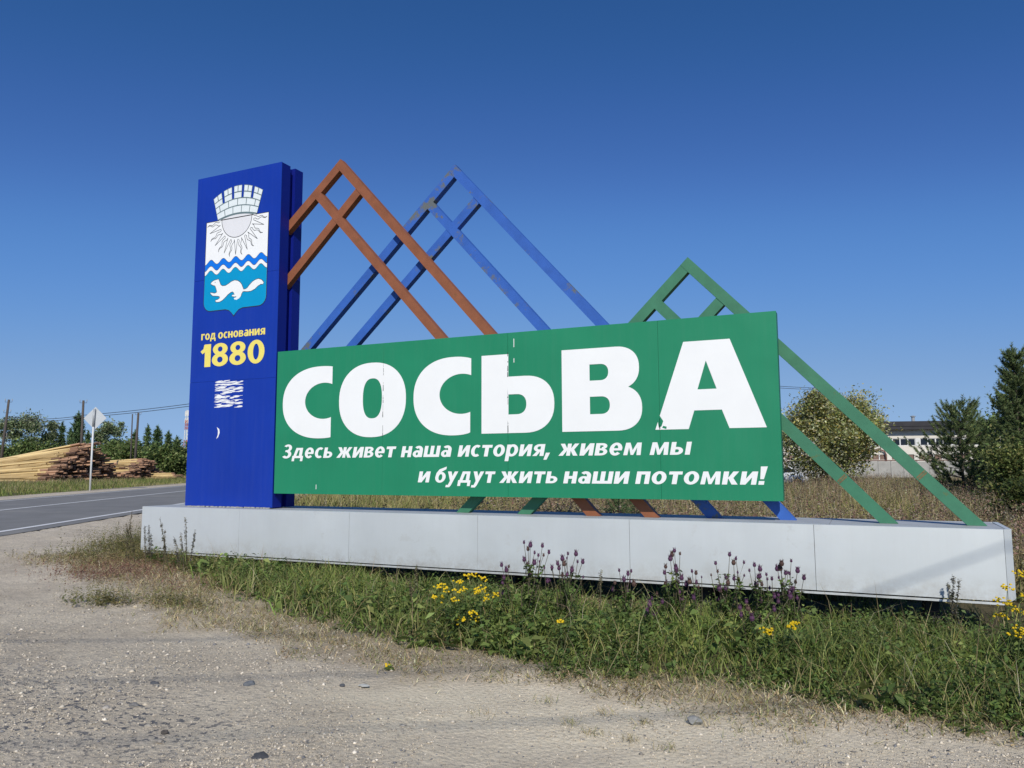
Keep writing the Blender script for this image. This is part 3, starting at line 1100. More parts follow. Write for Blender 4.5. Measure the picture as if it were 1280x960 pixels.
tl, tr_ = e6(133, 518), e6(873, 393)
zt = (tl[1] + tr_[1]) / 2
XL, XR = (tl[0] + e7(115, 700)[0]) / 2, (tr_[0] + e7(940, 650)[0]) / 2
XM = (XL + XR) / 2
W = XR - XL
zlow = (e7(300, 828)[1] + e7(700, 783)[1]) / 2
ztip = e7(497, 900)[1]


def outline(g):
    """shield outline grown by g"""
    pts = [(XL - g, zt + g), (XL - g, zlow + 0.16)]
    for k in range(7):
        a = math.pi + (math.pi / 2) * k / 6
        pts.append((XL + 0.13 + (0.13 + g) * math.cos(a), zlow + 0.13 + (0.13 + g) * math.sin(a)))
    pts += [(XM - 0.16, zlow - g), (XM - 0.09, zlow - 0.02 - g), (XM - 0.04, zlow - 0.06 - g), (XM, ztip - g * 2)]
    m_ = [(2 * XM - p[0], p[1]) for p in reversed(pts[:-1])]
    return pts + m_


def ep(mb, name, m):
    return part(mb, name, m, emb)


Y0 = PY
ep(MB().prism_y(outline(0.010), Y0 - 0.0004, Y0), 'shield_border', 'line_dark')
ep(MB().prism_y(outline(0.0), Y0 - 0.0008, Y0 - 0.0005), 'shield', 'white_film')


def wave(zfun, n=60):
    return [(XL + W * k / n, zfun(k / n)) for k in range(n + 1)]


zA = (e7(205, 180)[1] + e7(275, 200)[1] + e7(870, 85)[1] + e7(780, 133)[1]) / 4
zB = (e7(200, 258)[1] + e7(270, 275)[1] + e7(870, 165)[1] + e7(775, 207)[1]) / 4
zC = (e7(200, 325)[1] + e7(275, 345)[1] + e7(870, 232)[1] + e7(775, 275)[1]) / 4
amp = 0.036


def sn(z0):
    return lambda t: z0 + amp * math.sin(2 * math.pi * (t * 4.95 - 0.22))


ep(MB().strip_y(wave(sn(zA + 0.008)), wave(sn(zB - 0.008)), Y0 - 0.0012, Y0 - 0.0009), 'wave_border', 'line_dark')
ep(MB().strip_y(wave(sn(zA)), wave(sn(zB)), Y0 - 0.0016, Y0 - 0.0013), 'wave', 'wave_blue')
# cyan field below the lower wave
lo = [p for p in outline(0.0) if p[1] < zC - 0.1]
top = wave(sn(zC))
topb = wave(sn(zC + 0.008))
poly = [p for p in outline(0.0)[1:-1]]
mbw = MB().prism_y(topb[::-1] + [(XL, zlow + 0.16)] + poly[1:-1] + [(XR, zlow + 0.16)], Y0 - 0.0012, Y0 - 0.0009)
ep(mbw, 'water_border', 'line_dark')
mbw = MB().prism_y(top[::-1] + [(XL, zlow + 0.16)] + poly[1:-1] + [(XR, zlow + 0.16)], Y0 - 0.0016, Y0 - 0.0013)
ep(mbw, 'water', 'water_cyan')
er = [(205, 480), (215, 460), (240, 440), (270, 428), (293, 424), (302, 415), (312, 432), (322, 460), (335, 495), (360, 510), (400, 505), (440, 480), (480, 450), (520, 433), (560, 438), (595, 460), (615, 490), (630, 530), (640, 555), (665, 550), (690, 535),
      (720, 495), (760, 450), (800, 425), (840, 412), (880, 425), (908, 460), (895, 482), (870, 480), (830, 505), (790, 545), (740, 572), (690, 580), (650, 577), (630, 580), (612, 610), (605, 640), (580, 672), (545, 692), (515, 685), (512, 668), (540, 660), (545, 645), (520, 650),
      (485, 645), (490, 628), (520, 622), (512, 600), (495, 582), (470, 590), (430, 620), (400, 655), (360, 695), (320, 718), (285, 722), (265, 712), (270, 698), (300, 690), (325, 668), (318, 645), (280, 640), (230, 638), (210, 620), (195, 600), (215, 600), (250, 608), (278, 600), (285, 580), (275, 540), (262, 505), (235, 498), (215, 488)]
ep_ = [e7(*p) for p in er]
cxe, cze = np.mean([p[0] for p in ep_]), np.mean([p[1] for p in ep_])


def grow(poly, g):
    out = []
    n = len(poly)
    area = sum(poly[i][0] * poly[(i + 1) % n][1] - poly[(i + 1) % n][0] * poly[i][1] for i in range(n))
    sg = 1 if area > 0 else -1
    for i in range(n):
        a, b = np.array(poly[i - 1]), np.array(poly[(i + 1) % n])
        d = b - a
        d = d / (np.linalg.norm(d) + 1e-9)
        out.append((poly[i][0] + sg * d[1] * g, poly[i][1] - sg * d[0] * g))
    return out


ep(MB().prism_y(grow(ep_, 0.009), Y0 - 0.0020, Y0 - 0.0017), 'ermine_outline', 'line_dark')
ep(MB().prism_y(ep_, Y0 - 0.0024, Y0 - 0.0021), 'ermine', 'white_film')
ex, ez = e7(262, 460)
ep(MB().prism_y([(ex - .009, ez), (ex, ez - .008), (ex + .009, ez), (ex, ez + .008)], Y0 - 0.0027, Y0 - 0.0025), 'ermine_eye', 'line_dark')
# sun: half disc hanging from the top edge, with straight and wavy rays
sc = (XM - 0.005, zt)
sr = (e6(685, 425)[0] - e6(325, 485)[0]) / 2
dsk = lambda r: [(sc[0] + r * math.cos(math.pi + math.pi * k / 40), sc[1] + r * math.sin(math.pi + math.pi * k / 40)) for k in range(41)]
ep(MB().prism_y(dsk(sr), Y0 - 0.0012, Y0 - 0.0009), 'sun_disc', 'sun_grey')
mb = MB().strip_y(dsk(sr + 0.004), dsk(sr - 0.005), Y0 - 0.0016, Y0 - 0.0013)


def stroke(mb, pts, wd, y0, y1):
    for a, b in zip(pts[:-1], pts[1:]):
        a, b = np.array(a), np.array(b)
        d = (b - a)
        ln = np.linalg.norm(d) + 1e-9
        nrm = np.array([-d[1], d[0]]) / ln * wd / 2
        e = d / ln * wd * 0.3
        mb.prism_y([tuple(a - e + nrm), tuple(a - e - nrm), tuple(b + e - nrm), tuple(b + e + nrm)], y0, y1)


nr = 15
for k in range(nr):
    a = math.pi + math.pi * (k + 0.5) / nr
    ln = 0.27 if k % 2 == 0 else 0.25
    da = math.pi / nr * 0.46
    rb_ = sr + 0.035
    c, s = math.cos(a), math.sin(a)
    tip = (sc[0] + (rb_ + ln * 0.86) * c, sc[1] + (rb_ + ln * 0.86) * s)
    for sg in (-1, 1):
        b0 = (sc[0] + rb_ * math.cos(a + sg * da), sc[1] + rb_ * math.sin(a + sg * da))
        if k % 2 == 1:
            pts = [b0, tip]
        else:
            pts = []
            for q in range(9):
                t = q / 8
                r_ = rb_ + ln * 0.9 * t
                off = sg * da * rb_ * (1 - t) * 0.9 + 0.016 * math.sin(t * 12.5 + 0.5) * (1 - t * 0.3)
                pts.append((sc[0] + r_ * c - off * s, sc[1] + r_ * s + off * c))
        pts = [(x, min(z, zt - 0.01)) for x, z in pts]
        pts = [(min(max(x, XL + 0.015), XR - 0.015), z) for x, z in pts]
        stroke(mb, pts, 0.0075, Y0 - 0.0012 - 0.00003 * (k % 5) - (0.0001 if sg > 0 else 0), Y0 - 0.0009)
kind(ep(mb, 'sun_rays', 'line_dark'), 'stuff')
# brick crown
cl0, cl1, cr0, cr1 = e6(265, 478), e6(213, 228), e6(735, 402), e6(808, 108)
zb0 = zt + 0.016
wb, wt = (cr0[0] - cl0[0]) / 2, (cr1[0] - cl1[0]) / 2
hc = (e6(265, 478)[1] * -1 + e6(213, 228)[1])
cmx = XM


def cr_pt(s, t):
    """s -1..1 across, t 0..1 up"""
    wd = wb + (wt - wb) * t
    return (cmx + wd * s, zb0 + hc * t + (0.055 + 0.085 * t) * (1 - s * s))


def quadp(s0, s1, t0, t1, n=5):
    up = [cr_pt(s0 + (s1 - s0) * k / n, t1) for k in range(n + 1)]
    dn = [cr_pt(s0 + (s1 - s0) * k / n, t0) for k in range(n + 1)]
    return up, dn


mb = MB()
mb.strip_y(*quadp(-1, 1, 0.0, 0.55, 24), Y0 - 0.0004, Y0)
merl = []
mw, gp = 0.335, 0.081
for k in range(5):
    s0 = -1 + k * (mw + gp)
    merl.append((s0, s0 + mw))
    mb.strip_y(*quadp(s0, s0 + mw, 0.55, 1.0, 6), Y0 - 0.0004, Y0)
mb.prism_y([cr_pt(-1 + 2 * k / 20, 0) for k in range(21)] + [(cmx + wb, zt + 0.012), (cmx - wb, zt + 0.012)], Y0 - 0.0004, Y0)
ep(mb, 'crown_mortar', 'mortar_grey')
mb = MB().prism_y([(p[0] * 0.96 + cmx * 0.04, p[1] - 0.02) for p in [cr_pt(-1 + 2 * k / 20, 0) for k in range(21)]] + [(cmx + wb * .9, zt + 0.014), (cmx - wb * .9, zt + 0.014)], Y0 - 0.0008, Y0 - 0.0005)
ep(mb, 'crown_inside', 'sun_grey')
dS, dT = 0.016, 0.02


def brick(s0, s1, t0, t1):
    ep(MB().strip_y(*quadp(s0 + dS, s1 - dS, t0 + dT, t1 - dT, 4), Y0 - 0.0012, Y0 - 0.0005), 'brick', 'brick_white')


for a, b in zip([-1, -.62, -.22, .2, .60], [-.62, -.22, .2, .60, 1]):
    brick(a, b, 0.0, 0.27)
for a, b in zip([-1, -.82, -.42, 0, .40, .80], [-.82, -.42, 0, .40, .80, 1]):
    brick(a, b, 0.27, 0.53)
for s0, s1 in merl:
    brick(s0, s1, 0.53, 0.76)
    brick(s0, (s0 + s1) / 2, 0.76, 1.0)
    brick((s0 + s1) / 2, s1, 0.76, 1.0)

# ---- peak frames of square tube
BWID = 0.115


def limb(name, a, b, Yf, depth, m, clips, ext=(0, 6), proud=0.0, wid=BWID):
    """a,b pixels on the limb's upper edge; clips = list of (point, inward normal) half planes in (x,z)"""
    p, q = np.array(onY(*a, Yf)), np.array(onY(*b, Yf))
    d = (q - p) / np.linalg.norm(q - p)
    nrm = np.array([d[1], -d[0]])
    if nrm[1] > 0:
        nrm = -nrm           # downwards
    poly = [tuple(p - d * ext[0]), tuple(q + d * ext[1]), tuple(q + d * ext[1] + nrm * wid), tuple(p - d * ext[0] + nrm * wid)]
    for c in clips:
        poly = clip_poly(poly, np.array(c[0]), np.array(c[1]))
    mb = MB().prism_y(poly, Yf - proud, Yf + depth + proud)
    return part(mb, name, m, sign)


def edge(a, b, Yf, off=0.0):
    """(point, downward normal) of the line through two pixels, moved down by off"""
    p, q = np.array(onY(*a, Yf)), np.array(onY(*b, Yf))
    d = (q - p) / np.linalg.norm(q - p)
    nrm = np.array([d[1], -d[0]])
    if nrm[1] > 0:
        nrm = -nrm
    return (tuple(p + nrm * off), tuple(nrm))


FOOT = ((0, Z_TOP + 0.0005), (0, 1))
PIL = ((PX1 - 0.05, 0), (1, 0))
YO, YBL, YGR = 0.182, 0.288, 0.182


def frame(m, Y, o1, o2, i1, i2, leftclip):
    """o1 '/' outer edge, o2 '\\' outer, i1 '/' inner, i2 '\\' inner; each a pixel pair"""
    E1, E2 = edge(*o1, Y), edge(*o2, Y)
    E1l, E2l = edge(*o1, Y, BWID - 0.004), edge(*o2, Y, BWID - 0.004)
    limb('frame_tube', o1[0], o1[1], Y, 0.095, m, [E2, leftclip, FOOT], ext=(0.0, 4))
    limb('frame_tube', o2[0], o2[1], Y, 0.095, m, [E1, FOOT], ext=(0.3, 6), proud=0.003)
    limb('frame_tube', i1[0], i1[1], Y, 0.095, m, [E2l, leftclip, FOOT], ext=(0.5, 4), proud=-0.003)
    limb('frame_tube', i2[0], i2[1], Y, 0.095, m, [E1l, FOOT], ext=(0.5, 6), proud=0.0015)


frame('orange_paint', YO, ((425.6, 198.8), (363, 273.6)), ((425.6, 198.8), (618.6, 416)), ((445, 235), (360.8, 341)), ((400.9, 240.6), (557.7, 422.3)), PIL)
frame('blue_paint', YBL, ((568.3, 205.3), (376, 437)), ((568.3, 205.3), (759, 404)), ((592.3, 246), (432.3, 432.6)), ((540.3, 251.3), (686.7, 411.6)), ((PX1 + 0.001, 0), (1, 0)))
frame('green_paint', YGR, ((859.6, 321.3), (786, 402.5)), ((859.6, 321.3), (1233, 656)), ((896.9, 370), (873, 396)), ((826.9, 375.6), (1122.5, 654)), ((-7, 0), (1, 0)))

MT['weld_rust'] = mat('weld_rust', (0.16, 0.13, 0.06), 0.8, 0.3, 30)
for a_, b_, at_px in (((859.6, 321.3), (1233, 656), (1158, 589)), ((826.9, 375.6), (1122.5, 654), (1058, 594))):
    p_, q_ = np.array(onY(*a_, YGR)), np.array(onY(*b_, YGR))
    d_ = (q_ - p_) / np.linalg.norm(q_ - p_)
    c_ = np.array(onY(*at_px, YGR))
    t_ = float(np.dot(c_ - p_, d_))
    nn = np.array([d_[1], -d_[0]])
    nn = nn if nn[1] < 0 else -nn
    for k_ in range(2):
        e0, e1 = p_ + d_ * (t_ + 0.022 * k_ - 0.02), p_ + d_ * (t_ + 0.022 * k_ - 0.004)
        part(MB().prism_y([tuple(e0 + nn * 0.004), tuple(e1 + nn * 0.012), tuple(e1 + nn * (BWID - 0.004)), tuple(e0 + nn * (BWID - 0.014))], YGR - 0.0045, YGR - 0.002), 'weld_seam', 'weld_rust', sign)

# ================================================================== FAR SIDE OF THE ROAD
FH = np.array([-math.sin(YAW), math.cos(YAW), 0.0])
RH = _r0


def gpos(px, depth):
    """ground position in the direction of picture column px, depth metres ahead of the camera"""
    p = atd(px, depth)
    return np.array([p[0], p[1], float(gz(p[0], p[1]))])


def zat(py, depth, px=640):
    """height of picture row py at that depth"""
    return float(atd(px, depth, py)[2])


# ------------------------------------------------------------------ leaf clouds
def quads_from(C, S, N, elong, r):
    """leaf quads: centres C, half sizes S, normals N"""
    n = len(C)
    a = np.cross(N, r.normal(size=(n, 3)))
    a /= np.linalg.norm(a, axis=1, keepdims=True) + 1e-9
    b = np.cross(N, a)
    a = a * (S * elong)[:, None]
    b = b * S[:, None]
    V = np.stack([C - a, C - b * 0.9, C + a, C + b * 0.9], 1).reshape(-1, 3)
    return V


def leaf_mesh(name, C, S, cols, parent, m='leaf', elong=1.6, up=0.3, r=rng):
    n = len(C)
    N = r.normal(size=(n, 3))
    N[:, 2] = np.abs(N[:, 2]) + up
    N /= np.linalg.norm(N, axis=1, keepdims=True)
    V = quads_from(C, S, N, elong, r)
    o = big_mesh(name, V, np.arange(n * 4), np.arange(0, n * 4, 4), m, np.repeat(cols, 4, 0), parent)
    return o


def pal(cols, n, r=rng, jit=0.15):
    cols = np.array(cols)
    c = cols[r.integers(0, len(cols), n)]
    return np.clip(c * (1 + jit * r.normal(size=(n, 1))) * (1 + 0.05 * r.normal(size=(n, 3))), 0.004, 0.9)


BIRCH = [(0.19, 0.25, 0.12), (0.25, 0.30, 0.16), (0.15, 0.20, 0.09), (0.33, 0.36, 0.21)]
PINE = [(0.045, 0.078, 0.030), (0.06, 0.098, 0.038), (0.08, 0.12, 0.045), (0.034, 0.06, 0.026)]
WILLOW = [(0.32, 0.35, 0.12), (0.42, 0.43, 0.21), (0.22, 0.26, 0.08), (0.52, 0.51, 0.32), (0.40, 0.34, 0.09)]
BUSHG = [(0.11, 0.165, 0.048), (0.15, 0.20, 0.06), (0.20, 0.24, 0.08), (0.085, 0.13, 0.04)]


def broadleaf(name, pos, h, wd, cols, label, cat='tree', group=None, nl=2500, ls=0.16, base=0.22, seed=1, bark='bark_dark', stems=1, top=0.55, clump=0.16, fill=0.0):
    r = np.random.default_rng(seed)
    t = thing(name, pos, label, cat, group)
    mb = MB()
    tips = []
    for s in range(stems):
        az = r.random() * 6.28
        off = 0 if stems == 1 else wd * 0.10
        lean = 0.03 if stems == 1 else 0.22
        p0 = np.array([off * math.cos(az), off * math.sin(az), -0.15])
        hh = h * (0.93 - 0.2 * (stems > 1) * r.random())
        p1 = p0 + np.array([lean * hh * math.cos(az) * 0.4, lean * hh * math.sin(az) * 0.4, hh * 0.5])
        p2 = p0 + np.array([lean * hh * math.cos(az), lean * hh * math.sin(az), hh])
        rad = 0.014 * h / math.sqrt(stems) + 0.015
        mb.tube([p0, p0 * .5 + p1 * .5 + r.normal(size=3) * 0.02 * h, p1, p1 * .5 + p2 * .5 + r.normal(size=3) * 0.015 * h, p2], [rad, rad * .85, rad * .6, rad * .35, rad * .1], 6)
        for k in range(int(12 / max(1, stems - 1)) if stems > 1 else 14):
            f = base + (0.95 - base) * r.random()
            q = p0 + (p2 - p0) * f
            a2 = r.random() * 6.28
            prof = math.sin(math.pi * min(1, max(0.08, ((f - base) / (1 - base)) * (1 - top * 0.5) + 0.22))) 
            ln = wd * 0.5 * prof * (0.55 + 0.5 * r.random())
            e = q + np.array([ln * math.cos(a2), ln * math.sin(a2), ln * (0.35 + 0.5 * r.random())])
            mdl = (q + e) / 2 + np.array([0, 0, -0.05 * ln])
            mb.tube([q, mdl, e], [rad * .35, rad * .22, rad * .07], 5, cap=False)
            tips += [e, mdl * .4 + e * .6, mdl]
        tips += [p2, p2 * .8 + p1 * .2]
    mb.build('trunk', bark, t, smooth=True)
    tips = np.array(tips)
    # leaf clumps round the limbs plus some filling of the crown volume
    K = len(tips)
    ci = r.integers(0, K, nl)
    sc_ = clump * min(wd, h * 0.6) * (0.5 + 0.9 * r.random(K))
    C = tips[ci] + r.normal(size=(nl, 3)) * sc_[ci][:, None] * np.array([1, 1, 0.85])
    C[:, 2] = np.maximum(C[:, 2], 0.12 + base * h * 0.35 * r.random(nl))
    nf = int(nl * fill)
    if nf:
        dv = r.normal(size=(nf, 3))
        dv /= np.linalg.norm(dv, axis=1, keepdims=True)
        rv = (0.55 + 0.45 * r.random(nf)) * (0.86 + 0.14 * hashn(dv[:, 0] * 5 + dv[:, 2] * 3, dv[:, 1] * 5, 1.0))
        C[:nf] = np.array([0, 0, h * 0.50]) + dv * rv[:, None] * np.array([wd * 0.50, wd * 0.50, h * 0.50])
        C[:nf, 2] = np.maximum(C[:nf, 2], 0.15)
    S = ls * (0.55 + 0.8 * r.random(nl))
    tint = 0.72 + 0.56 * r.random(K)
    cc = pal(cols, nl, r) * tint[ci][:, None]
    leaf_mesh('crown', C, S, cc, t, 'leaf', r=r)
    return t


def conifer(name, pos, h, wd, label, cat='tree', group=None, seed=1, needles=11, nl=0.20, whorls=12, per=6, tufts=6, base=0.08, cols=PINE, upturn=0.35, shape=0.85, nw=0.1):
    """pine or spruce: whorled limbs with needle tufts"""
    r = np.random.default_rng(seed)
    t = thing(name, pos, label, cat, group)
    mb = MB()
    rad = 0.016 * h + 0.02
    mb.tube([(0, 0, -0.15), (0.02 * h * r.normal(), 0, h * .5), (0, 0.01 * h * r.normal(), h)], [rad, rad * .6, rad * .1], 7)
    T, D = [], []
    for k in range(whorls):
        f = base + (0.97 - base) * (k + 0.3 * r.random()) / whorls
        ln0 = wd * 0.5 * (1 - ((f - base) / (1 - base)) ** (1 / shape)) + 0.05 * wd
        for j in range(per):
            a = 6.283 * (j + 0.6 * r.random()) / per + k
            ln = ln0 * (0.7 + 0.45 * r.random())
            d = np.array([math.cos(a), math.sin(a), upturn * (0.5 + 0.8 * f)])
            q = np.array([0, 0, h * f])
            e = q + d * ln
            e[2] += 0.15 * ln * upturn
            mb.tube([q, (q + e) / 2 - np.array([0, 0, 0.04 * ln]), e], [rad * .28 * (1 - .6 * f), rad * .16 * (1 - .6 * f), rad * .05], 4, cap=False)
            for m_ in range(tufts):
                g = 0.22 + 0.78 * (m_ + r.random()) / tufts
                p = q + (e - q) * g + r.normal(size=3) * 0.05 * ln
                T.append(p)
                dd_ = d * 0.6 + np.array([0, 0, 0.5]) + 0.35 * r.normal(size=3)
                D.append(dd_ / np.linalg.norm(dd_))
    for m_ in range(8):
        T.append(np.array([0, 0, h * (0.93 + 0.08 * m_ / 8)]))
        D.append(np.array([0, 0, 1.0]))
    mb.build('trunk', 'bark_dark', t, smooth=True)
    T, D = np.array(T), np.array(D)
    n = len(T) * needles
    ti = np.repeat(np.arange(len(T)), needles)
    dirs = D[ti] * 0.75 + r.normal(size=(n, 3)) * 0.52
    dirs /= np.linalg.norm(dirs, axis=1, keepdims=True)
    ax = T[ti] + D[ti] * (r.random((n, 1)) - 0.5) * nl * 1.4
    sd = np.cross(dirs, r.normal(size=(n, 3)))
    sd /= np.linalg.norm(sd, axis=1, keepdims=True) + 1e-9
    L_ = nl * (0.6 + 0.7 * r.random((n, 1)))
    V = np.stack([ax - sd * nl * nw, ax + sd * nl * nw, ax + dirs * L_], 1).reshape(-1, 3)
    tint = 0.75 + 0.5 * r.random(len(T))
    cc = pal(cols, n, r) * 1.6 * tint[ti][:, None]
    big_mesh('crown', V, np.arange(n * 3), np.arange(0, n * 3, 3), 'needle', np.repeat(cc, 3, 0), t)
    return t


def young_pine(name, pos, h, wd, label, seed, whorls=9, per=6, sh_len=0.30, nl=0.075, group=None, cat='tree', base=0.07, narrow=1.0, needles=85):
    """open-grown pine: up-curved limbs ending in upright needle shoots"""
    r = np.random.default_rng(seed)
    t = thing(name, pos, label, cat, group)
    mb = MB()
    rad = 0.014 * h + 0.012
    mb.tube([(0, 0, -0.15), (0.015 * h * r.normal(), 0.015 * h * r.normal(), h * .5), (0, 0, h * 0.96)], [rad, rad * .65, rad * .15], 7)
    A_, D_ = [], []

    def shoot(p, d, ln):
        A_.append((p, d / np.linalg.norm(d), ln))
    for k in range(whorls):
        f = base + (0.94 - base) * (k + 0.25 * r.random()) / whorls
        ff = (f - base) / (1 - base)
        ln0 = wd * 0.5 * ((1 - ff) ** 0.75) * (0.75 + 0.5 * min(1, ff * 5)) + 0.10 * wd * (1 - ff) + 0.05
        for j in range(per):
            a = 6.283 * (j + 0.8 * r.random()) / per + k * 0.7
            ln = ln0 * (0.55 + 0.65 * r.random()) * narrow
            q = np.array([0, 0, h * f])
            out = np.array([math.cos(a), math.sin(a), 0])
            m1 = q + out * ln * 0.55 + np.array([0, 0, 0.10 * ln])
            e = q + out * ln * 0.95 + np.array([0, 0, (0.42 + 0.3 * ff) * ln])
            mb.tube([q, m1, e], [rad * .3 * (1 - .6 * ff), rad * .2 * (1 - .6 * ff), rad * .08], 5, cap=False)
            ns = 6 + int(5 * (1 - ff))
            for g in range(ns):
                w_ = 0.30 + 0.70 * (g + r.random()) / ns
                p = q + (m1 - q) * (w_ / 0.55) if w_ < 0.55 else m1 + (e - m1) * ((w_ - 0.55) / 0.45)
                d = out * 0.55 + np.array([0, 0, 0.55 + 0.4 * ff]) + np.array([-out[1], out[0], 0]) * 0.75 * r.normal() + 0.15 * r.normal(size=3)
                shoot(p, d, sh_len * (0.6 + 0.6 * r.random()))
            shoot(e, out * 0.5 + np.array([0, 0, 0.8]), sh_len * 1.15)
    for g in range(5):
        a = g * 1.257
        shoot(np.array([0, 0, h * 0.92]), np.array([0.4 * math.cos(a), 0.4 * math.sin(a), 1.0]), sh_len)
    shoot(np.array([0, 0, h * 0.93]), np.array([0, 0, 1.0]), h * 0.08)
    mb.build('trunk', 'bark_dark', t, smooth=True)
    P0 = np.array([a[0] for a in A_])
    D0 = np.array([a[1] for a in A_])
    L0_ = np.array([a[2] for a in A_])
    n = len(A_) * needles
    si = np.repeat(np.arange(len(A_)), needles)
    along = r.random(n)
    ax = P0[si] + D0[si] * (L0_[si] * along)[:, None]
    rd = np.cross(D0[si], r.normal(size=(n, 3)))
    rd /= np.linalg.norm(rd, axis=1, keepdims=True) + 1e-9
    dirs = D0[si] * 0.75 + rd * 0.75
    sd = np.cross(dirs, r.normal(size=(n, 3)))
    sd /= np.linalg.norm(sd, axis=1, keepdims=True) + 1e-9
    L_ = nl * (0.75 + 0.5 * r.random((n, 1)))
    V = np.stack([ax - sd * nl * 0.085, ax + sd * nl * 0.085, ax + dirs * L_], 1).reshape(-1, 3)
    tint = 0.7 + 0.6 * r.random(len(A_))
    cc = pal([(0.12, 0.17, 0.065), (0.16, 0.21, 0.085), (0.09, 0.135, 0.05), (0.21, 0.25, 0.10)], n, r) * tint[si][:, None]
    big_mesh('crown', V, np.arange(n * 3), np.arange(0, n * 3, 3), 'needle', np.repeat(cc, 3, 0), t)
    return t


def far_tree(kind_, px, top, depth, wpx, label, seed, **k):
    p = gpos(px, depth)
    s = depth / FPX
    h = (zat(top, depth, px) - p[2]) * (1.12 if kind_ == 'b' else 1.0)
    wd = wpx * s
    grp = 'trees beyond the log piles'
    if kind_ == 'b':
        a = dict(nl=5200, ls=0.085, base=0.14, bark='bark_birch', clump=0.11)
        a.update(k)
        return broadleaf('birch_tree', p, h, wd, BIRCH, label, 'tree', grp, seed=seed, **a)
    if kind_ == 's':
        a = dict(needles=9, nl=0.38, whorls=13, per=6, tufts=4, base=0.06, upturn=0.12, shape=1.0, nw=0.14)
        a.update(k)
        return conifer('spruce_tree', p, h, wd, label, 'tree', grp, seed=seed, **a)
    if kind_ == 'p':
        a = dict(needles=10, nl=0.42, whorls=10, per=6, tufts=5, base=0.1, upturn=0.4, shape=1.5, nw=0.14)
        a.update(k)
        return conifer('pine_tree', p, h, wd, label, 'tree', grp, seed=seed, **a)
    a = dict(nl=5000, ls=0.10, base=0.05, stems=4, clump=0.2)
    a.update(k)
    return broadleaf('willow_shrub', p, h, wd, BUSHG, label, 'shrub', 'shrubs behind the log piles', seed=seed, **a)


far_tree('b', 4, 527, 96, 34, 'pale green birch at the left edge of the photo behind the leaning pole', 11)
far_tree('b', 34, 524, 98, 46, 'tallest pale birch behind the left log pile, beside the leaning pole', 12, nl=7500)
far_tree('b', 62, 530, 100, 26, 'narrow pale birch between the tall birch and the slim spruce', 13)
far_tree('s', 75, 530, 100, 13, 'slim dark spruce left of the dense dark pine', 14)
far_tree('s', 86, 537, 104, 14, 'short dark spruce touching the left side of the dense pine', 15)
far_tree('p', 95, 518, 92, 24, 'dense dark pine just left of the diamond road sign', 16, shape=0.9, whorls=14, needles=13)
far_tree('s', 108, 540, 108, 12, 'small spruce just behind the diamond road sign', 17)
far_tree('b', 131, 531, 96, 30, 'round bushy birch just right of the diamond road sign', 18, nl=7000)
far_tree('b', 149, 531, 99, 30, 'round bushy birch left of the two thin wooden poles', 19, nl=7000)
far_tree('s', 167, 540, 105, 14, 'dark spruce behind the two thin wooden poles', 20)
far_tree('s', 183, 533, 105, 14, 'spruce with a thin spire right of the two wooden poles', 21)
far_tree('p', 195, 535, 97, 28, 'spreading dark pine with ragged crown right of the wooden poles', 22)
far_tree('s', 209, 541, 100, 15, 'pointed spruce left of the red and white mast', 23)
far_tree('p', 220, 549, 98, 22, 'low dark pine beside the red and white mast', 24, shape=1.0)
far_tree('p', 236, 552, 100, 20, 'low dark pine half hidden by the blue pillar', 25, shape=1.0)
for i, (px, top, dp, wpx, lb) in enumerate(((10, 553, 84, 50, 'green willow shrub at the far left foot of the birches'), (38, 551, 86, 46, 'green willow shrub under the tallest birch'),
                                        (66, 553, 88, 40, 'green willow shrub below the slim spruce'), (128, 553, 90, 44, 'green willow shrub behind the peak of the big log pile'),
                                        (152, 551, 88, 40, 'dark green shrub left of the thin wooden poles'), (176, 553, 86, 40, 'dark green shrub right behind the thin wooden poles'),
                                        (203, 557, 84, 40, 'dark green shrub above the low log pile'), (226, 560, 84, 34, 'dark green shrub touching the blue pillar edge'))):
    far_tree('w', px, top, dp, wpx, lb, 40 + i)

# distant wood closing the horizon
r = np.random.default_rng(99)
n = 26000
pxs = np.concatenate([r.uniform(-900, 420, n // 2), r.uniform(300, 2300, n // 2)])
dps = r.uniform(230, 300, n)
C = np.array([atd(a, b) for a, b in zip(pxs, dps)])
hz = (4.5 + 2.2 * hashn(pxs, dps * 0, 23.0) + 1.4 * hashn(pxs, dps * 0, 6.0))
C[:, 2] = gz(C[:, 0], C[:, 1]) + np.abs(hz) * r.random(n) ** 0.7
far_wood = leaf_mesh('far_wood', C, 0.75 * (0.5 + r.random(n)), pal(PINE + BUSHG, n, r), None, 'leaf', 1.2, r=r)
kind(far_wood, 'stuff')
tag(far_wood, 'distant dark wood along the horizon')

# ------------------------------------------------------------------ log piles
LOGM = []
for k in range(4):
    r = np.random.default_rng(300 + k)
    V, F = [], []
    seg = 7
    secs = [(-1.0, 0.85, 0), (-0.5, 0.95, 0), (-0.085, 1.0, 0), (0.0, 0.94, 1)]
    rr = 1 + 0.12 * r.normal(size=seg)
    for (x, sc_, _) in secs:
        for j in range(seg):
            a = 6.283 * j / seg
            V.append((x, math.cos(a) * rr[j] * sc_, math.sin(a) * rr[j] * sc_))
    for s in range(3):
        for j in range(seg):
            j2 = (j + 1) % seg
            F.append((s * seg + j, s * seg + j2, (s + 1) * seg + j2, (s + 1) * seg + j))
    F.append(tuple(reversed(range(seg))))
    F.append(tuple(3 * seg + j for j in range(seg)))
    me = bpy.data.meshes.new('log')
    me.from_pydata(V, [], [tuple(f) for f in F])
    me.materials.append(MT['log_side'])
    me.materials.append(MT['log_dark'])
    for pi, pg in enumerate(me.polygons):
        if pi >= 2 * seg:
            pg.material_index = 1
    me.update()
    LOGM.append(me)


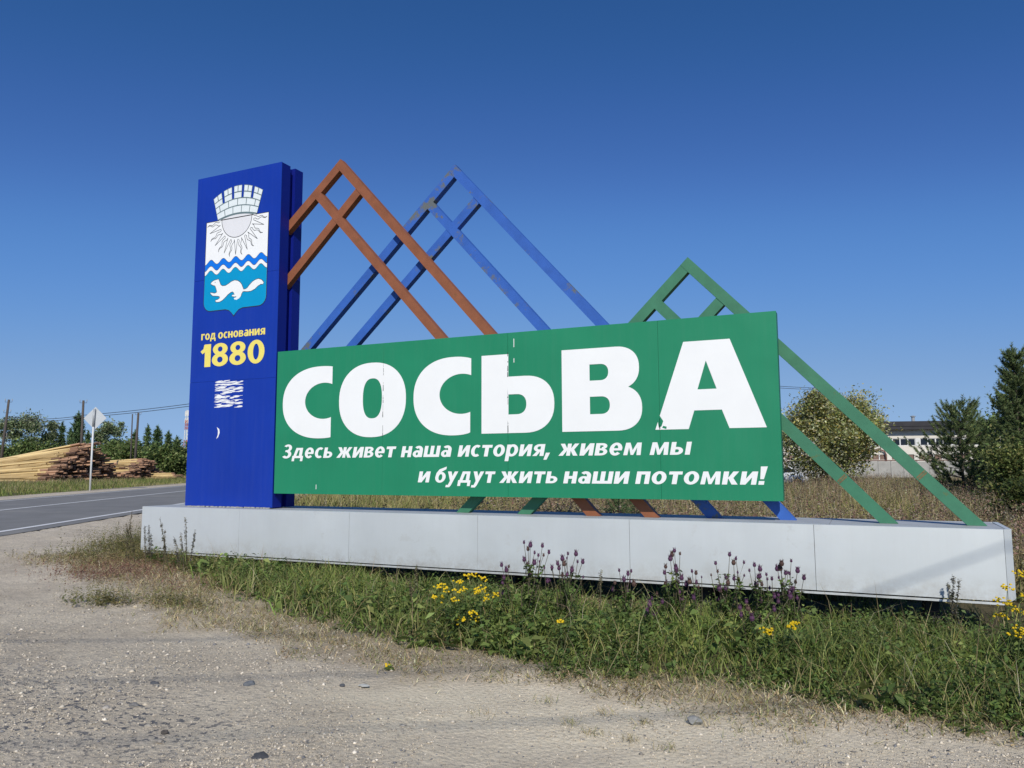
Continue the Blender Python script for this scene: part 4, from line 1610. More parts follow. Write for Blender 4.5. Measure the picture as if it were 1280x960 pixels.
def log_pile(name, label, px_near, d_near, px_far, d_far, hmax, count, length, left, peak=0.55, rad=0.115, seed=5, ragged=0.4, lowleft=0.42, more=0):
    """ends on the line near->far, logs running to the left of the picture"""
    r = np.random.default_rng(seed)
    A_, B_ = gpos(px_near, d_near), gpos(px_far, d_far)
    t = thing(name, (A_ + B_) / 2, label, 'log pile', 'piles of sawn timber across the road')
    org = np.array(t.location)
    z0 = min(A_[2], B_[2])
    done = 0
    tries = 0
    base_dir = -RH * 1.0 + FH * left
    base_dir /= np.linalg.norm(base_dir)
    extra = MB()
    while done < count + more and tries < 40000:
        tries += 1
        v, hh = r.random(), r.random() * hmax
        lim = hmax * (v / peak if v < peak else (1 - v) / (1 - peak)) ** 0.8
        if hh > lim:
            continue
        # favour logs near the surface
        if hh < lim - 0.55 and r.random() < 0.6:
            continue
        P = A_ + (B_ - A_) * v
        P = P + RH * ragged * r.normal() * 0.6
        L_ = length * (0.75 + 0.4 * r.random())
        rr_ = rad * (0.6 + 0.7 * r.random())
        zr = z0 + hh + rr_ * 0.5
        zl = z0 + (hh * lowleft + rr_) + 0.12 * r.random()
        R_ = np.array([P[0], P[1], zr])
        E_ = P + (base_dir + FH * 0.05 * r.normal()) * L_
        E_ = np.array([E_[0], E_[1], zl])
        d = R_ - E_
        dl = np.linalg.norm(d)
        if done >= count:
            extra.tube([E_ - org, R_ - d / dl * 1.3 - org], [rr_ * 0.7, rr_ * 0.8], 6)
            done += 1
            continue
        o = bpy.data.objects.new('log', LOGM[int(r.integers(0, 4))])
        COL.objects.link(o)
        o.parent = t
        o.location = tuple(R_ - org)
        q = Vector((d / dl).tolist()).to_track_quat('X', 'Z')
        o.rotation_mode = 'QUATERNION'
        o.rotation_quaternion = q
        o.scale = (dl, rr_ * (0.8 + 0.5 * r.random()), rr_ * (0.7 + 0.35 * r.random()))
        done += 1
    if more:
        kind(extra.build('inner_logs', 'log_side', t), 'stuff')
    return t


log_pile('log_pile', 'big heap of pale sawn logs and slabs behind the diamond road sign', 54, 57, 154, 64, 3.25, 300, 9.5, 0.10, peak=0.55, rad=0.10, seed=5, ragged=0.5, more=380)
log_pile('log_pile', 'low heap of dark slab ends between the big heap and the blue pillar', 150, 64, 206, 70, 1.95, 260, 6.5, 0.25, peak=0.55, rad=0.095, seed=6, ragged=0.5, lowleft=0.8)
log_pile('log_pile', 'small heap of broken timber at the left edge of the photo', 2, 78, 14, 80, 1.6, 40, 5.0, 0.2, rad=0.13, seed=8, lowleft=0.8)
log_pile('log_pile', 'scattered pale boards on the ground right beside the blue pillar', 212, 66, 228, 68, 0.7, 30, 2.6, 0.3, rad=0.10, seed=9, lowleft=0.7)
log_pile('log_pile', 'distant pale timber stack above the scattered boards by the pillar', 219, 100, 229, 101, 2.5, 36, 3.5, 0.3, rad=0.14, seed=10, lowleft=0.9)

# ------------------------------------------------------------------ road sign (back view)
p = gpos(114.0, 36.0)
zc_ = zat(522.3, 36.0, 115)
t = thing('road_sign', p, 'diamond road sign seen from behind on a white post across the road', 'road sign')
MB().tube([(0, 0, -0.3), (0, 0, zat(533, 36, 117) - p[2])], 0.042, 10).build('post', 'post_white', t, smooth=True)
MB().tube([(0, 0, zat(533, 36, 117) - p[2]), (0.02, 0, zat(510.5, 36, 117) - p[2])], 0.052, 10).build('upper_post', 'galv', t, smooth=True)
mb = MB()
hd = 0.54
zc0 = zc_ - p[2]
fdir = FH * 0.05
dia = [(-hd, 0), (0, -hd), (hd, 0), (0, hd)]
pv = []
for y_ in (0.06, 0.075):
    for a, b in dia:
        q = RH * (a + 0.03) + FH * y_
        pv.append((q[0], q[1], zc0 + b))
mb.add(pv, [(0, 1, 2, 3), (7, 6, 5, 4), (0, 4, 5, 1), (1, 5, 6, 2), (2, 6, 7, 3), (3, 7, 4, 0)])
mb.build('sign_plate', 'sign_back', t)
# ------------------------------------------------------------------ poles and wires


def upole(px_top, y_top, px_bot, depth, label, rad=0.105, arms=1, name='utility_pole', extra=0.0):
    p = gpos(px_bot, depth)
    tp = atd(px_top, depth, y_top)
    t = thing(name, p, label, 'utility pole', 'wooden utility poles')
    tl_ = tp - p
    MB().tube([(0, 0, -0.4), tuple(tl_ * 0.5), tuple(tl_)], [rad * 1.15, rad, rad * 0.8], 9).build('shaft', 'pole_wood', t, smooth=True)
    for k in range(arms):
        q = tl_ * (0.97 - 0.13 * k)
        for s in (-1, 1):
            e = q + RH * 0.28 * s
            MB().tube([tuple(q), tuple(e), tuple(e + np.array([0, 0, 0.16]))], 0.016, 5).build('hook', 'dark_steel', t)
            MB().tube([tuple(e + np.array([0, 0, 0.13])), tuple(e + np.array([0, 0, 0.26]))], [0.035, 0.025], 7).build('insulator', 'galv', t)
    return t, p, tp


_, pa, ta = upole(11.2, 499.5, -1.0, 62, 'leaning wooden utility pole at the left edge of the photo', arms=2)
_, pb, tb = upole(104.3, 500.5, 100.5, 62, 'wooden utility pole behind the diamond road sign', arms=1)
upole(173, 516, 168.0, 80, 'thicker of the two wooden poles above the low log heap', rad=0.13, arms=1)
upole(165.6, 517.5, 163.0, 80, 'thin bare pole left of the thicker pole above the low heap', rad=0.07, arms=0)
_, pc, tc_ = upole(600, 430, 604, 44, 'tall wooden utility pole hidden behind the green board', arms=1)
_, pd, td = upole(1030, 486, 1032, 80, 'wooden utility pole behind the yellowish willow', arms=1)


def wire(name, A_, B_, sag, label, rad=0.022, n=14):
    A_, B_ = np.array(A_), np.array(B_)
    pts = []
    for k in range(n + 1):
        s = k / n
        q = A_ + (B_ - A_) * s
        q = q - np.array([0, 0, sag * 4 * s * (1 - s)])
        pts.append(q)
    o = MB().tube(pts, rad, 5).build(name, 'wire', None, origin=A_)
    return tag(o, label, 'wire', 'overhead wires')


dz = np.array([0, 0, 1.0])
for k, (off, lb) in enumerate(((-1.25, 'upper'), (-1.42, 'lower'))):
    wire('overhead_wire', pa + (ta - pa) * 0.79 + dz * (off + 1.3), pb + (tb - pb) * 0.81 + dz * (off + 1.3), 0.25, lb + ' wire between the leaning pole and the pole behind the road sign')
    wire('overhead_wire', pb + (tb - pb) * 0.81 + dz * (off + 1.3), tc_ + dz * (off + 0.9), 0.5, lb + ' wire rising from the road sign towards the blue pillar')
    wire('overhead_wire', tc_ + dz * (off + 0.9), td + dz * (off + 1.3), 0.4, lb + ' wire between the green board and the yellowish willow')

# ------------------------------------------------------------------ lattice mast
p = gpos(231.8, 260.0)
t = thing('lattice_mast', p, 'red and white lattice mast just left of the blue pillar', 'mast')
H_ = zat(512, 260, 232) - p[2]
MT['mast_red'] = mat('mast_red', (0.42, 0.09, 0.06), 0.6, 0.1, 2)
for b in range(6):
    mb = MB()
    z0, z1 = H_ * b / 6, H_ * (b + 1) / 6
    w0, w1 = 0.75 - 0.45 * b / 6, 0.75 - 0.45 * (b + 1) / 6
    cs = ((-1, -1), (1, -1), (1, 1), (-1, 1))
    for i, c in enumerate(cs):
        mb.tube([(c[0] * w0, c[1] * w0, z0), (c[0] * w1, c[1] * w1, z1)], 0.13, 4)
        d = cs[(i + 1) % 4]
        for j in range(3):
            f0, f1 = j / 3, (j + 1) / 3
            wa, wb_ = w0 + (w1 - w0) * f0, w0 + (w1 - w0) * f1
            mb.tube([(c[0] * wa, c[1] * wa, z0 + (z1 - z0) * f0), (d[0] * wb_, d[1] * wb_, z0 + (z1 - z0) * f1)], 0.07, 4)
    mb.build('mast_section', 'frame_white' if b % 2 == 1 else ('mast_red' if b < 5 else 'frame_white'), t)
for zz in (0.78, 0.9):
    MB().box(-0.9, -0.3, H_ * zz, 0.9, 0.3, H_ * zz + 1.6).build('antenna', 'frame_white', t)

# ================================================================== RIGHT BACKGROUND
# ------------------------------------------------------------------ workshop building
PL, PR = gpos(980, 101.0), gpos(1335, 94.0)
bx = (PR - PL)
bx[2] = 0
BLEN = float(np.linalg.norm(bx))
bx /= BLEN
by = np.array([-bx[1], bx[0], 0.0])         # away from the camera
bld = thing('workshop_building', PL, 'low white workshop with dark flat roof behind the trees', 'building')
bang = math.atan2(bx[1], bx[0])
bld.rotation_euler = (0, 0, bang)
g0 = PL[2]


def zb_(y):
    return zat(y, 97.5, 1130) - g0


ZE, ZR = zb_(537.0), zb_(527.2)
W0, W1 = zb_(557.0), zb_(547.8)
L0, L1 = zb_(574.5), zb_(568.0)
# facade as bands with the window strips left open
mb = MB()
mb.box(0, 0, -0.3, BLEN, 0.3, L0)
mb.box(0, 0.002, L1, BLEN, 0.3, W0)
mb.box(0, 0, W1, BLEN, 0.3, ZE)
mb.box(0, 0.3, -0.3, BLEN, 14, ZE - 0.02)
mb.build('wall', 'wall_white', bld)
mb = MB().box(-0.9, -1.0, ZE, BLEN + 0.9, 15, ZR)
mb.build('roof', 'roof_dark', bld)
mb = MB().box(-0.95, -1.06, ZE + 0.42, BLEN + 0.95, -1.0, ZR + 0.06)
mb.build('fascia', 'roof_dark', bld)
xv = 0.0
pit = 0.90
k = 0
while xv < BLEN - 1.0:
    if k % 5 == 4:
        MB().box(xv, -0.02, W0, xv + 0.55, 0.2, W1).build('pier', 'frame_white', bld)
        xv += 0.55
    else:
        win = MB().box(xv + 0.07, 0.14, W0 + 0.07, xv + pit - 0.07, 0.17, W1 - 0.07).build('pane', 'glass_dark', bld)
        mb = MB()
        mb.box(xv, 0.05, W0, xv + 0.07, 0.2, W1)
        mb.box(xv + pit - 0.07, 0.05, W0, xv + pit, 0.2, W1)
        mb.box(xv + 0.07, 0.05, W0, xv + pit - 0.07, 0.2, W0 + 0.07)
        mb.box(xv + 0.07, 0.05, W1 - 0.07, xv + pit - 0.07, 0.2, W1)
        mb.build('window_frame', 'frame_white', win)
        xv += pit
    k += 1
xv = 0.3
k = 0
while xv < BLEN - 1.0:
    if k % 4 == 3:
        MB().box(xv, -0.015, L0, xv + 0.5, 0.2, L1).build('pier', 'wall_white', bld)
        xv += 0.5
    else:
        MB().box(xv + 0.06, 0.10, L0, xv + pit - 0.06, 0.13, L1).build('brick_infill', 'wall_brick', bld)
        MB().box(xv - 0.06, 0.04, L0, xv + 0.058, 0.2, L1).build('mullion', 'frame_white', bld)
        xv += pit
    k += 1


def bxof(px):
    """distance along the facade for a picture column"""
    d = pray(px, 570)
    n_ = np.array([-bx[1], bx[0]])
    t_ = np.dot(PL[:2] - CAM[:2], n_) / np.dot(d[:2], n_)
    q = CAM[:2] + d[:2] * t_
    return float(np.dot(q - PL[:2], bx[:2]))


xc = bxof(1147.5)
mb = MB().tube([(xc, 1.2, ZR), (xc, 1.2, ZR + 0.75)], 0.2, 10)
vent = mb.build('roof_vent', 'galv', bld, smooth=False)
MB().tube([(xc, 1.2, ZR + 0.74), (xc, 1.2, ZR + 0.82), (xc, 1.2, ZR + 0.9)], [0.33, 0.33, 0.05], 10).build('vent_cap', 'galv', vent)
xa, xb = bxof(1086), bxof(1107)
MB().tube([(xa - 3, -0.25, zb_(563.5)), (xa + 1.0, -0.25, zb_(562)), (xb - 0.7, -0.25, zb_(561.5)), (xb - 0.15, -0.25, zb_(564)), (xb, -0.25, zb_(568)), (xb, -0.25, 0.2)], 0.09, 8).build('heating_pipe', 'pipe_red', bld, smooth=True)

# ------------------------------------------------------------------ concrete fence
FL, FR = gpos(975, 90.0), gpos(1330, 84.0)
fx = FR - FL
fx[2] = 0
flen = float(np.linalg.norm(fx))
fence = thing('concrete_fence', FL, 'grey concrete panel fence with a pipe on top in front of the workshop', 'fence')
fence.rotation_euler = (0, 0, math.atan2(fx[1], fx[0]))
ft = zat(575.5, 87.5, 1130) - FL[2]
npn = 22
for i in range(npn):
    x0, x1 = flen * i / npn, flen * (i + 1) / npn
    j = 0.06 * rng.normal()
    MB().box(x0 + 0.07, j * .3, -0.2, x1 - 0.07, 0.12 + j * .3, ft - 0.12 + j * 0.4).build('fence_panel', 'fence_concrete', fence)
    MB().box(x0 - 0.07, -0.05, -0.3, x0 + 0.065, 0.15, ft - 0.06).build('fence_post', 'fence_concrete', fence)
MB().tube([(-0.2, 0.05, ft - 0.03), (flen + 0.2, 0.05, ft + 0.02)], 0.055, 7).build('top_pipe', 'pipe_red', fence, smooth=True)

# ------------------------------------------------------------------ parked car
p = gpos(966, 53.0)
car = thing('parked_car', p, 'white car half hidden between the green board and the yellowish willow', 'car')
car.rotation_euler = (0, 0, YAW + 0.12)
prof = [(-2.1, .32), (-2.12, .72), (-2.0, .92), (-1.25, .98), (-0.55, 1.40), (0.75, 1.45), (1.5, 1.02), (2.02, .90), (2.12, .62), (2.08, .32)]
mb = MB().prism_y(prof, -0.82, 0.82)
mb.build('body', 'car_white', car)
for (a, b, c_, d_) in (((-1.12, 1.0), (-0.52, 1.34), (0.08, 1.37), (0.08, 1.0)), ((0.16, 1.0), (0.16, 1.37), (0.72, 1.38), (1.32, 1.03))):
    MB().prism_y([a, d_, c_, b], -0.83, -0.822).build('side_window', 'glass_dark', car)
for xw in (-1.35, 1.3):
    for yw in (-0.80, 0.80):
        MB().tube([(xw, yw - 0.10, 0.31), (xw, yw + 0.10, 0.31)], 0.31, 14).build('wheel', 'tyre', car)
for s in (-0.55, 0.55):
    MB().box(2.075, s - 0.18, 0.68, 2.135, s + 0.18, 0.82).build('tail_light', 'mast_red', car)
MB().box(-2.16, -0.8, 0.36, -2.08, 0.8, 0.52).build('bumper', 'tyre', car)

# ------------------------------------------------------------------ right trees
p = gpos(1034, 44)
h = zat(481, 44, 1034) - p[2]
broadleaf('willow_tree', p, h * 0.96, 7.0, WILLOW, 'wide willow with yellowish grey leaves just right of the green board', 'tree', None, nl=46000, ls=0.050, base=0.04, seed=71, stems=9, clump=0.12, top=0.3, fill=0.34)
p = gpos(1204, 31)
h = zat(501, 31, 1204) - p[2]
young_pine('pine_tree', p, h, 2.9, 'young dark pine standing in front of the white workshop', 72, whorls=11, per=7, sh_len=0.36, nl=0.10)
p = gpos(1231, 34)
h = zat(523, 34, 1231) - p[2]
young_pine('pine_tree', p, h, 1.3, 'smaller pine with a thin top just right of the young dark pine', 73, whorls=9, per=7, sh_len=0.32, nl=0.10)
p = gpos(1276, 24)
h = zat(428, 24, 1262) - p[2]
young_pine('pine_tree', p, h, 1.25, 'tall slender pine rising at the right edge of the photo', 74, whorls=17, per=7, sh_len=0.30, nl=0.085)
p = gpos(1282, 26.5)
h = zat(470, 26.5, 1266) - p[2]
broadleaf('birch_tree', p, h, 2.4, BUSHG, 'loose leafy birch around the tall pine at the right edge', 'tree', None, nl=9000, ls=0.040, base=0.25, seed=75, bark='bark_birch', clump=0.13)
p = gpos(1284, 21)
h = zat(543, 21, 1268) - p[2]
broadleaf('willow_shrub', p, h, 1.9, [(0.12, 0.16, 0.045), (0.17, 0.20, 0.06), (0.23, 0.23, 0.075), (0.085, 0.115, 0.03)], 'yellow green willow shrub below the tall pine at the right edge', 'shrub', None, nl=20000, ls=0.030, base=0.03, seed=76, stems=5, clump=0.2, fill=0.4)
p = gpos(1272, 15.5)
h = zat(596, 15.5, 1272) - p[2]
broadleaf('willow_shrub', p, h, 1.9, [(0.05, 0.075, 0.02), (0.07, 0.095, 0.026), (0.10, 0.11, 0.03)], 'low dark shrub behind the right end of the white base', 'shrub', None, nl=9000, ls=0.026, base=0.02, seed=77, stems=6, clump=0.24)
for i, (px, dp, top, wd, lb) in enumerate(((772, 12.5, 608, 1.0, 'small young pine seen under the board left of the second orange tube'), (795, 13.6, 600, 1.1, 'small young pine seen under the board behind the second orange tube'))):
    p = gpos(px, dp)
    conifer('pine_sapling', p, zat(top, dp, px) - p[2], wd, lb, 'sapling', 'young pines behind the board', seed=80 + i, needles=12, nl=0.07, whorls=8, per=6, tufts=5, base=0.05, upturn=0.6, shape=1.2, nw=0.06)

# ================================================================== GRASS AND WEEDS


def blades(P, L_, Wd, cols, r, lean=0.45, name='grass', m='grass', droop=0.35):
    """one tapering bent blade per point"""
    n = len(P)
    az = r.random(n) * 6.283
    ln = lean * (0.3 + r.random(n))
    d = np.stack([np.cos(az) * ln, np.sin(az) * ln, np.ones(n)], 1)
    d /= np.linalg.norm(d, axis=1, keepdims=True)
    az2 = az + 1.57 + 0.8 * r.normal(size=n)
    s = np.stack([np.cos(az2), np.sin(az2), np.zeros(n)], 1) * (Wd / 2)[:, None]
    mid = P + d * (L_ * 0.55)[:, None]
    tip = P + d * L_[:, None] + np.stack([np.cos(az), np.sin(az), -np.ones(n) * 0.5], 1) * (L_ * droop * r.random(n))[:, None]
    V = np.stack([P - s, P + s, mid + s * 0.75, mid - s * 0.75, tip], 1).reshape(-1, 3)
    b = (np.arange(n) * 5)[:, None]
    q = b + np.array([[0, 1, 2, 3]])
    t_ = b + np.array([[3, 2, 4]])
    loops = np.concatenate([q, t_], 1).ravel()
    st = (np.arange(n) * 7)[:, None] + np.array([[0, 4]])
    return V, loops, st.ravel(), np.repeat(cols, 5, 0)


def stuff(name, label, parts, m):
    Vs, Ls, Ss, Cs = [], [], [], []
    vo = lo = 0
    for V, L_, S_, C in parts:
        Vs.append(V)
        Ls.append(L_ + vo)
        Ss.append(S_ + lo)
        Cs.append(C)
        vo += len(V)
        lo += len(L_)
    o = big_mesh(name, np.concatenate(Vs), np.concatenate(Ls), np.concatenate(Ss), m, np.concatenate(Cs))
    kind(o, 'stuff')
    o['label'] = label
    return o


def sprays(P, H_, leaf, n_leaf, cols, r, spread=0.5):
    """leafy herb stems: little leaf quads up a short stem"""
    n = len(P)
    k = n * n_leaf
    pi = np.repeat(np.arange(n), n_leaf)
    f = np.tile((np.arange(n_leaf) + 0.6) / n_leaf, n)
    az0 = r.random(n) * 6.283
    ln = spread * r.random(n)
    ax = np.stack([np.cos(az0) * ln, np.sin(az0) * ln, np.ones(n)], 1)
    C0 = P[pi] + ax[pi] * (H_[pi] * f)[:, None]
    az = r.random(k) * 6.283
    out = np.stack([np.cos(az), np.sin(az), 0.5 * r.normal(size=k) + 0.25], 1)
    out /= np.linalg.norm(out, axis=1, keepdims=True)
    Lf = leaf[pi] * (0.6 + 0.7 * r.random(k)) * (1.15 - 0.5 * f)
    side = np.cross(out, np.array([0, 0, 1.0]) + 0.4 * r.normal(size=(k, 3)))
    side /= np.linalg.norm(side, axis=1, keepdims=True) + 1e-9
    w_ = (Lf * 0.24)[:, None]
    V = np.stack([C0, C0 + out * (Lf * .5)[:, None] + side * w_, C0 + out * Lf[:, None] - np.array([0, 0, 1.0]) * (Lf * 0.25)[:, None], C0 + out * (Lf * .5)[:, None] - side * w_], 1).reshape(-1, 3)
    return V, np.arange(k * 4), np.arange(0, k * 4, 4), np.repeat(cols[pi] * (0.85 + 0.3 * r.random((k, 1))), 4, 0)


def scatter(n, x0, x1, y0, y1, r, prob):
    x, y = r.uniform(x0, x1, n), r.uniform(y0, y1, n)
    k = r.random(n) < prob(x, y)
    x, y = x[k], y[k]
    g_, d_ = zones(x, y)
    return np.stack([x, y, surf(x, y, g_, d_) - 0.004], 1)


GREEN = [(0.13, 0.185, 0.040), (0.18, 0.23, 0.052), (0.22, 0.26, 0.065), (0.10, 0.15, 0.036), (0.30, 0.30, 0.10)]
HERB = [(0.10, 0.155, 0.042), (0.13, 0.195, 0.05), (0.17, 0.23, 0.062), (0.08, 0.125, 0.035)]
DRY = [(0.52, 0.43, 0.25), (0.42, 0.33, 0.18), (0.62, 0.54, 0.35), (0.28, 0.22, 0.11), (0.27, 0.27, 0.11)]
DRYG = [(0.28, 0.26, 0.10), (0.36, 0.31, 0.13), (0.20, 0.21, 0.075), (0.42, 0.34, 0.18)]
PINKS = [(0.27, 0.13, 0.10), (0.21, 0.09, 0.085), (0.32, 0.19, 0.13), (0.24, 0.18, 0.09)]

# foreground strip
r = np.random.default_rng(501)


def pg_(x, y):
    g_, d_ = zones(x, y)
    shade = (y > -0.42) & (y < 0.8)
    return g_ * (0.45 + 0.55 * (hashn(x, y, 0.5) > -0.3)) * np.where(shade, 0.16, 1)


parts = []
P_ = scatter(62000, -9.9, 5.0, -3.6, 0.9, r, pg_)
n = len(P_)
tall = np.clip(1 + 0.45 * hashn(P_[:, 0], P_[:, 1], 0.7) + 0.25 * hashn(P_[:, 0], P_[:, 1], 2.0), 0.35, 1.8)
edge_f = np.clip((P_[:, 1] - np.interp(P_[:, 0], GF[:, 0], GF[:, 1])) / 0.9, 0.25, 1)
Lb = (0.10 + 0.17 * r.random(n)) * tall * edge_f * np.where((P_[:, 1] > -0.5) & (P_[:, 1] < 0.8), 0.6, 1.0)
parts.append(blades(P_, Lb, 0.005 + 0.007 * r.random(n), pal(GREEN, n, r, 0.22) * (0.80 + 0.55 * (hashn(P_[:, 0], P_[:, 1], 0.8) + 1) / 2)[:, None], r, 0.6))
P_ = scatter(9000, -9.9, 5.0, -3.7, 0.7, r, pg_)
n = len(P_)
parts.append(blades(P_, 0.14 + 0.2 * r.random(n), 0.003 + 0.004 * r.random(n), pal(DRYG, n, r), r, 0.7))
P_ = scatter(700, -9.5, 5.0, -3.3, -0.15, r, pg_)
n = len(P_)
parts.append(blades(P_, 0.28 + 0.30 * r.random(n), 0.004 + 0.002 * r.random(n), pal([(0.42, 0.36, 0.20), (0.30, 0.22, 0.12), (0.5, 0.44, 0.28)], n, r), r, 0.6, droop=0.5))
P_ = scatter(4000, -8.6, -3.5, -2.6, -0.1, r, pg_)
n = len(P_)
parts.append(blades(P_, 0.16 + 0.16 * r.random(n), 0.009 + 0.006 * r.random(n), pal([(0.19, 0.25, 0.06), (0.13, 0.19, 0.045), (0.25, 0.28, 0.09), (0.33, 0.31, 0.13)], n, r), r, 0.7, droop=0.6))
stuff('foreground_grass', 'green roadside grass growing in front of the white base', parts, 'grass')

r = np.random.default_rng(502)
parts = []
P_ = scatter(36000, -9.7, 5.0, -3.6, -0.1, r, lambda x, y: pg_(x, y) * (0.25 + 0.75 * (hashn(x + 3, y, 0.6) > -0.05)) * np.clip((x + 9) / 4, 0.35, 1))
n = len(P_)
ef = np.clip((P_[:, 1] - np.interp(P_[:, 0], GF[:, 0], GF[:, 1])) / 0.8, 0.2, 1)
parts.append(sprays(P_, (0.08 + 0.18 * r.random(n)) * ef, 0.025 + 0.05 * r.random(n) ** 1.5, 7, pal(HERB, n, r), r))
P_ = scatter(3600, -9.0, 5.0, -3.4, -0.4, r, lambda x, y: pg_(x, y) * (hashn(x - 7, y, 0.8) > -0.15))
n = len(P_)
parts.append(sprays(P_, 0.10 + 0.16 * r.random(n), 0.07 + 0.07 * r.random(n), 7, pal(HERB + [(0.22, 0.28, 0.08), (0.28, 0.33, 0.10)], n, r), r, 0.3))
stuff('foreground_herbs', 'low leafy herbs growing among the roadside grass', parts, 'leaf')

# dry fringe
r = np.random.default_rng(503)


def pd_(x, y):
    g_, d_ = zones(x, y)
    return np.clip(d_ * (1 - g_ * 0.55), 0, 1) * np.where(x < -3.0, 0.55, 1.0) * (0.3 + 0.7 * (hashn(x, y, 0.45) > -0.25)) * (y < 0.3)


parts = []
P_ = scatter(220000, -11.2, 5.0, -4.0, 0.4, r, pd_)
n = len(P_)
parts.append(blades(P_, 0.025 + 0.08 * r.random(n) ** 1.5, 0.003 + 0.005 * r.random(n), pal(DRY, n, r, 0.3), r, 1.5, droop=0.6))
P_ = scatter(9000, -11.2, 5.0, -3.8, 0.4, r, lambda x, y: pd_(x, y) * (hashn(x + 5, y + 2, 0.35) > 0.1))
n = len(P_)
parts.append(blades(P_, 0.04 + 0.09 * r.random(n), 0.003 + 0.003 * r.random(n), pal(DRYG + GREEN[:2], n, r), r, 0.9))
for q in ((605, 893, .16), (713, 905, .1), (757, 893, .12), (740, 918, .1), (802, 905, .12), (790, 925, .09), (680, 878, .14), (835, 935, .1), (930, 915, .14), (495, 838, .1), (880, 905, .12), (1000, 930, .12)):
    c = gpt(q[0], q[1])
    n = 34
    P_ = c + np.stack([r.normal(size=n) * q[2] * .35, r.normal(size=n) * q[2] * .3, np.zeros(n)], 1)
    parts.append(blades(P_, 0.02 + 0.06 * r.random(n), 0.0025 + 0.0015 * r.random(n), pal(DRY + DRYG, n, r), r, 1.1))
P_ = scatter(60000, -9.5, 5.0, -3.8, -0.8, r, lambda x, y: pd_(x, y) * np.clip((hashn(x, y, 0.9) + 0.6), 0, 1))
n = len(P_)
parts.append(sprays(P_, 0.03 + 0.06 * r.random(n), 0.008 + 0.012 * r.random(n), 5, pal([(0.26, 0.17, 0.09), (0.34, 0.24, 0.12), (0.46, 0.36, 0.19), (0.20, 0.16, 0.07), (0.17, 0.21, 0.065), (0.13, 0.18, 0.05)], n, r, 0.25), r))
stuff('dry_grass', 'trampled dry grass along the edge of the gravel', parts, 'dry')
# reddish low weeds left of the base
r = np.random.default_rng(504)
parts = []
for (px, py, sx_, sy_, n_) in ((165, 712, 0.55, 0.4, 1500), (130, 720, 0.35, 0.35, 500), (205, 700, 0.4, 0.3, 500), (240, 735, 0.5, 0.25, 500)):
    c = gpt(px, py)
    P_ = np.stack([c[0] + r.normal(size=n_) * sx_, c[1] + r.normal(size=n_) * sy_, np.zeros(n_)], 1)
    P_[:, 2] = gz(P_[:, 0], P_[:, 1])
    parts.append(sprays(P_, 0.05 + 0.10 * r.random(n_), 0.012 + 0.016 * r.random(n_), 6, pal(PINKS, n_, r), r))
for (px, py, sx_, sy_, n_) in ((130, 752, 0.20, 0.12, 260), (222, 757, 0.25, 0.1, 200), (140, 700, 0.5, 0.4, 700), (160, 690, 0.3, 0.35, 900), (172, 680, 0.2, 0.35, 900), (205, 702, 0.35, 0.15, 900), (250, 712, 0.5, 0.12, 700)):
    c = gpt(px, py)
    P_ = np.stack([c[0] + r.normal(size=n_) * sx_, c[1] + r.normal(size=n_) * sy_, np.zeros(n_)], 1)
    P_[:, 2] = gz(P_[:, 0], P_[:, 1])
    parts.append(sprays(P_, 0.06 + (0.34 if py < 695 else 0.16) * r.random(n_) ** 1.3, 0.015 + 0.02 * r.random(n_), 9, pal([(0.22, 0.20, 0.075), (0.14, 0.16, 0.055), (0.28, 0.24, 0.11)], n_, r), r, 0.35))
stuff('reddish_weeds', 'low reddish and olive weeds left of the white base', parts, 'leaf')

# field behind the sign
r = np.random.default_rng(505)
WEED = [(0.31, 0.25, 0.13), (0.24, 0.20, 0.10), (0.40, 0.33, 0.19), (0.26, 0.26, 0.10), (0.32, 0.22, 0.14), (0.46, 0.40, 0.25)]
FGRN = [(0.24, 0.25, 0.075), (0.18, 0.20, 0.06), (0.30, 0.28, 0.10), (0.38, 0.32, 0.14)]
parts, parts2 = [], []


def field_pts(n, d0, d1, p0, p1, pw=1.0):
    dp = d0 + (d1 - d0) * r.random(n) ** pw
    px = r.uniform(p0, p1, n)
    q = CAM + (FH[None, :] + ((px - 640) / FPX)[:, None] * RH[None, :]) * dp[:, None]
    u_ = road_u(q[:, 0], q[:, 1])
    ok = (u_ > 2.8) & (q[:, 1] > 1.1)
    q = q[ok]
    q[:, 2] = gz(q[:, 0], q[:, 1])
    return q, dp[ok]


q, dp = field_pts(60000, 8.5, 60, 250, 1420, 1.35)
left_grass = np.clip((-q[:, 0] - 5.0 - 0.25 * q[:, 1] + 1.6 * hashn(q[:, 0], q[:, 1], 2.5)) / 1.6, 0, 1)
isg = (r.random(len(q)) < 0.42 + 0.55 * left_grass) | (hashn(q[:, 0], q[:, 1], 3.0) > 0.30)
a = q[isg]
n = len(a)
parts.append(blades(a, (0.30 + 0.45 * r.random(n)), 0.008 + 0.010 * r.random(n) + 0.0005 * dp[isg], pal(FGRN + DRYG, n, r), r, 0.5))
parts.append(blades(a + r.normal(size=(n, 3)) * np.array([.06, .06, 0]), (0.25 + 0.3 * r.random(n)), 0.008 + 0.010 * r.random(n) + 0.0005 * dp[isg], pal(FGRN + DRYG, n, r), r, 0.5))
b = q[~isg]
n = len(b)
hgt = 0.40 + 0.42 * r.random(n) + 0.14 * hashn(b[:, 0], b[:, 1], 1.6) + 0.2 * np.clip((dp[~isg] - 14) / 20, 0, 1)
parts.append(blades(b, hgt, 0.008 + 0.004 * r.random(n) + 0.0005 * dp[~isg], pal(WEED, n, r), r, 0.22, droop=0.1))
parts2.append(sprays(b, hgt, 0.045 + 0.05 * r.random(n), 7, pal(WEED + FGRN[:2], n, r), r, 0.15))
